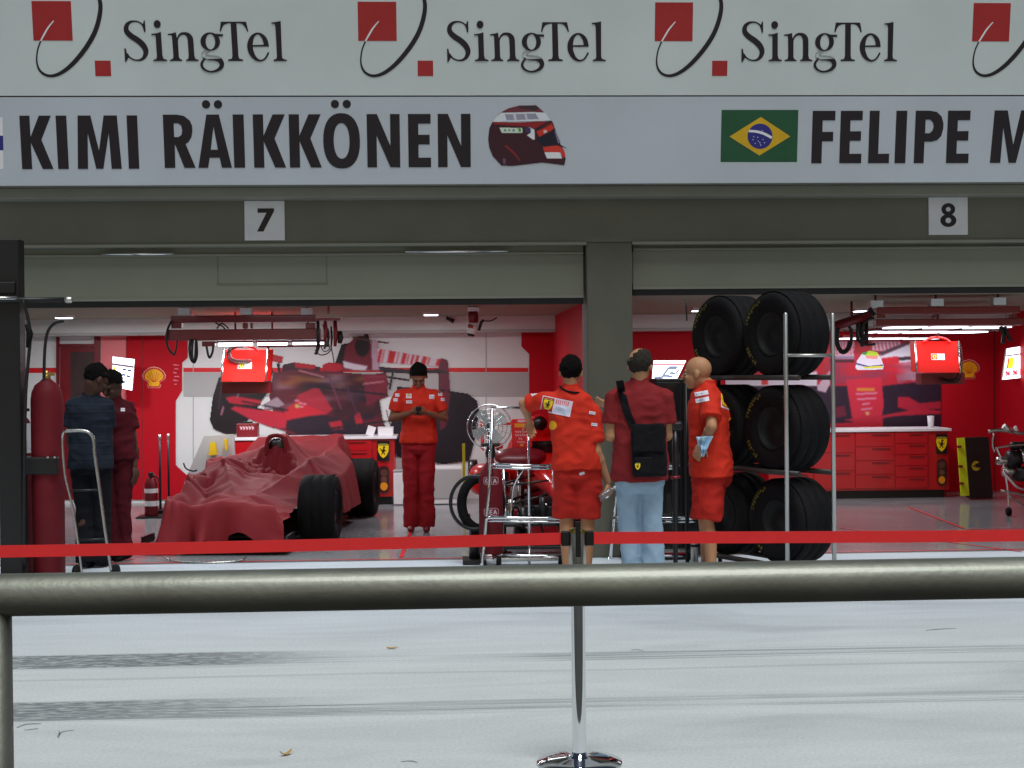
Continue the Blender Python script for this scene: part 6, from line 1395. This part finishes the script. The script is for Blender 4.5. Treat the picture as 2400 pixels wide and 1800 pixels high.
MB().lathe([(0, 0), (.012, 0), (.013, .02), (.03, .05), (.033, .07), (.033, .155), (.028, .165), (0, .160)], a-dd*.04, n=24, rot=rotq).build('bottle_shell', 'bottle_plastic', t, True)
MB().lathe([(0, -.012), (.015, -.012), (.015, .008), (0, .008)], a-dd*.04, n=18, rot=rotq).build('cap', 'white', t, True)

# 2 man in jeans
Y2 = 10.6
p2, sh2, b2, d2 = person('balding man in dark red polo and pale jeans, back turned, with shoulder bag', Y2, 1502,
  dict(hip=(1500, 1104, .02), neck=(1499, 898, .02), head=(1500, 857, .02), shL=(1440, 930, .02), shR=(1556, 930, .0), elL=(1432, 1022, .0), wrL=(1434, 952, .22), elR=(1564, 1020, .04), wrR=(1530, 1042, .26), anL=(1482, 1400, .05), anR=(1530, 1400, -.02)),
  (-.05, 1), shirt='polo_red', lower=('jeans', 'jeans'), hair='hair_grey', hairmode='crown_bald', hc=(.25, .6), hd=dict(L=(-.62, .6, .2)), palms=dict(L=(.1, .9, .5), R=(-1, 0, 0)), hem=1146, girth=1.10, head=(-.35, -.04, 0), sleeve=.68)
T2 = bvh(sh2)
# bag with strap
t = thing('shoulder_bag', 'black shoulder bag with a small yellow shield hanging behind the man in jeans', 'bag', P(1518, 1050, Y2-.2))
def onback(px, py, off=.012):
    d = ray(px, py).normalized(); h = T2.ray_cast(CAM, d); return (h[0] if h[0] else P(px, py, Y2-.15))-d*off
vs = []; path = [(1452, 892), (1456, 912), (1461, 935), (1467, 958), (1475, 980), (1486, 1003)]
for (x, y) in path: vs += [onback(x-9, y+1), onback(x+9, y-1), onback(x+9, y-1, .005), onback(x-9, y+1, .005)]
MB().add(vs, [(4*i+j, 4*i+4+j, 4*i+4+(j+1) % 4, 4*i+(j+1) % 4) for i in range(len(path)-1) for j in range(4)]).build('strap', 'bag_black', t, True)
yb = P(1500, 1000, Y2).y-.235
b = MB(); A = P(1478, 1118, yb+.06); B_ = P(1560, 995, yb+.06)
b.box2((A.x+.01, yb, A.z), (B_.x, yb+.11, B_.z), bev=.025); fuse(b, 'bag_body', 'bag_black', t, .012, 4, .012, 3, 8)
b = MB(); A = P(1482, 1060, yb); B_ = P(1556, 992, yb); b.box2((A.x, yb-.022, A.z), (B_.x, yb+.0, B_.z), bev=.009); fl_ = fuse(b, 'flap', 'bag_black', t, .008, 3, .006, 5, 10)
b = MB(); A = P(1486, 1112, yb); B_ = P(1530, 1070, yb); b.box2((A.x, yb-.022, A.z), (B_.x, yb+.0, B_.z), bev=.009); pk = fuse(b, 'front_pocket', 'bag_black', t, .008, 3, .004, 6, 10)
I = Img(0, 0, 14, 20, .6); shield(I, 7, 9.5, 18); I.mesh('shield_badge', 'print', lambda x, y: P(1488+x*.95, 1084+y*.95, yb-.030), t, True)

# 3 bald man in profile
Y3 = 11.25
p3, sh3, b3, d3 = person('bald man in orange-red team shirt and shorts turned left with hand on hip', Y3, 1660,
  dict(hip=(1668, 1095, .02), neck=(1655, 903, .04), head=(1634, 874, .04), shL=(1664, 936, -.15), shR=(1660, 935, .20), elL=(1668, 1000, -.30), wrL=(1646, 1036, -.20), elR=(1716, 1000, .30), wrR=(1690, 1040, .20), anL=(1668, 1352, -.10), anR=(1655, 1345, .12)),
  (-1, .38), hairmode=None, face=True, hair='hair_grey', hc=(.7, .7), hd=dict(L=(-.3, .15, -.75)), palms=dict(L=(.5, 1, 0)), hem=1138, girth=1.2, head=(.03, -.05, 0), sleeve=.72)
T3 = bvh(sh3)
tagdec(p3, T3, Y3, 1644, 922, 32, white_tag(30, 10), rot=-.18); tagdec(p3, T3, Y3, 1646, 937, 32, white_tag(30, 10), rot=-.2)
I = Img(0, 0, 24, 40, 1., (228, 214, 232)); I.rect(2, 2, 18, 38, (190, 110, 40)); shield(I, 10, 20, 30); decal(I, 'back_print', (0, 0, 24, 40), (1703, 937), 26, Y3, T3, p3, skew=.35)
I = shell_small(); decal(I, 'shell_print', (-10, -10, 10, 10), (1713, 985), 14, Y3, T3, p3)
q3 = d3['q']; wv = q3('wrL'); MB().lathe([(.030, -.010), (.033, -.008), (.033, .008), (.030, .010)], wv+Vector((0, 0, .012)), n=24, rot=(q3('elL')-wv).to_track_quat('Z', 'Y').to_matrix()).build('watch', 'black_plastic', p3, True)
t = thing('rag', 'pale blue crumpled rag held against the bald man\'s hip', 'rag', P(1650, 1050, Y3-.3))
mb = MB(); n = 16; vs = []
outl = [(1632, 1024), (1672, 1022), (1650, 1071), (1644, 1071)]
for j in range(n+1):
    v_ = j/n
    for i in range(n+1):
        u_ = i/n; x = (outl[0][0]*(1-u_)+outl[1][0]*u_)*(1-v_)+(outl[3][0]*(1-u_)+outl[2][0]*u_)*v_; y = (outl[0][1]*(1-u_)+outl[1][1]*u_)*(1-v_)+(outl[3][1]*(1-u_)+outl[2][1]*u_)*v_
        vs.append(P(x, y, Y3-.325+.03*noise.noise(Vector((u_*5, v_*4, 1)))+.02*math.sin(u_*11+v_*3)))
mb.add(vs, [(j*(n+1)+i, j*(n+1)+i+1, (j+1)*(n+1)+i+1, (j+1)*(n+1)+i) for j in range(n) for i in range(n)], 0, True); o = mb.build('cloth', 'rag_blue', t, True); s_ = o.modifiers.new('s', 'SOLIDIFY'); s_.thickness = .006

# 4 man with phone, facing us inside the garage
Y4 = 15.0
p4, sh4, b4, d4 = person('dark-haired man in full red uniform standing inside the left garage looking down at his phone', Y4, 981,
  dict(hip=(981, 1030, 0), neck=(981, 912, 0), head=(981, 881, -.05), shL=(1026, 926, 0), shR=(936, 926, 0), elL=(1042, 980, -.02), wrL=(1002, 968, -.20), elR=(920, 980, -.02), wrR=(960, 968, -.20), anL=(1000, 1240, -.02), anR=(964, 1240, .02)),
  (0, -1), skin='skin_dark', shirt='shirt_red', lower=('trousers', 'trouser_red'), face=True, head=(0, -.62, 0), hc=(.7, .7), hd=dict(L=(-.8, -.5, .1), R=(.8, -.5, .1)), palms=dict(L=(-.2, .5, .8), R=(.2, .5, .8)), hem=1050, shoe='dark_red', sleeve=.7, girth=.98)
T4 = bvh(sh4)
I = shell_small(); tagdec(p4, T4, Y4, 958, 928, 13, white_tag(14, 12)); decal(I, 'shell_print', (-10, -10, 10, 10), (958, 926), 7, Y4, T4, p4, rise=.008); tagdec(p4, T4, Y4, 959, 942, 14, white_tag(16, 8)); tagdec(p4, T4, Y4, 1012, 930, 12, white_tag(14, 12))
for (x_, y_) in ((931, 926), (927, 937), (1032, 924), (1038, 936)): tagdec(p4, T4, Y4, x_, y_, 10, white_tag(12, 9))
t = thing('phone', 'small dark phone held in both hands of the man standing in the garage', 'phone', P(981, 962, Y4-.27))
MB().box((0, 0, 0), (.06, .014, .10), Matrix.Rotation(R(40), 3, 'X'), bev=.004).build('phone_body', 'black_plastic', t); MB().box((0, -.007, .006), (.045, .001, .06), Matrix.Rotation(R(40), 3, 'X')).build('screen', 'rim_grey', t)

# 5 and 6, the pair at the left
Y5 = 12.55
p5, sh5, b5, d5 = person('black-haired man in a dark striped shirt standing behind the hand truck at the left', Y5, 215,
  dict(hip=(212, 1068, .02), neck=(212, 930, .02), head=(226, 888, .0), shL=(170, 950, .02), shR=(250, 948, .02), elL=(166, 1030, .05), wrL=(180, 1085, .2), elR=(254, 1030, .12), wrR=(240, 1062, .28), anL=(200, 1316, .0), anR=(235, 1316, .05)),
  (.25, 1), skin='skin_shade', shirt='shade_stripe', lower=('trousers', 'dark_cloth'), head=(-.6, -.55, 0), hc=(.5, .5), hem=1100)
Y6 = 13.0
p6, sh6, b6, d6 = person('man in red team uniform with shade painted in, looking down beside the man in the striped shirt', Y6, 280,
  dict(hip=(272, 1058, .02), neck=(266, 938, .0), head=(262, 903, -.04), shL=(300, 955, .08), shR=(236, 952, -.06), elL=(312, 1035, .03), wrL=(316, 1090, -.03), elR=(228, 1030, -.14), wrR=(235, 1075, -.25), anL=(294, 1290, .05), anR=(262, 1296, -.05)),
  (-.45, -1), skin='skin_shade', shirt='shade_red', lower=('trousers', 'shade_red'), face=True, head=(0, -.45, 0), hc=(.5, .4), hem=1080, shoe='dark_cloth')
T6 = bvh(sh6)
tagdec(p6, T6, Y6, 252, 962, 12, white_tag(14, 12)); tagdec(p6, T6, Y6, 254, 977, 14, white_tag(16, 8)); tagdec(p6, T6, Y6, 288, 960, 10, white_tag(12, 10))
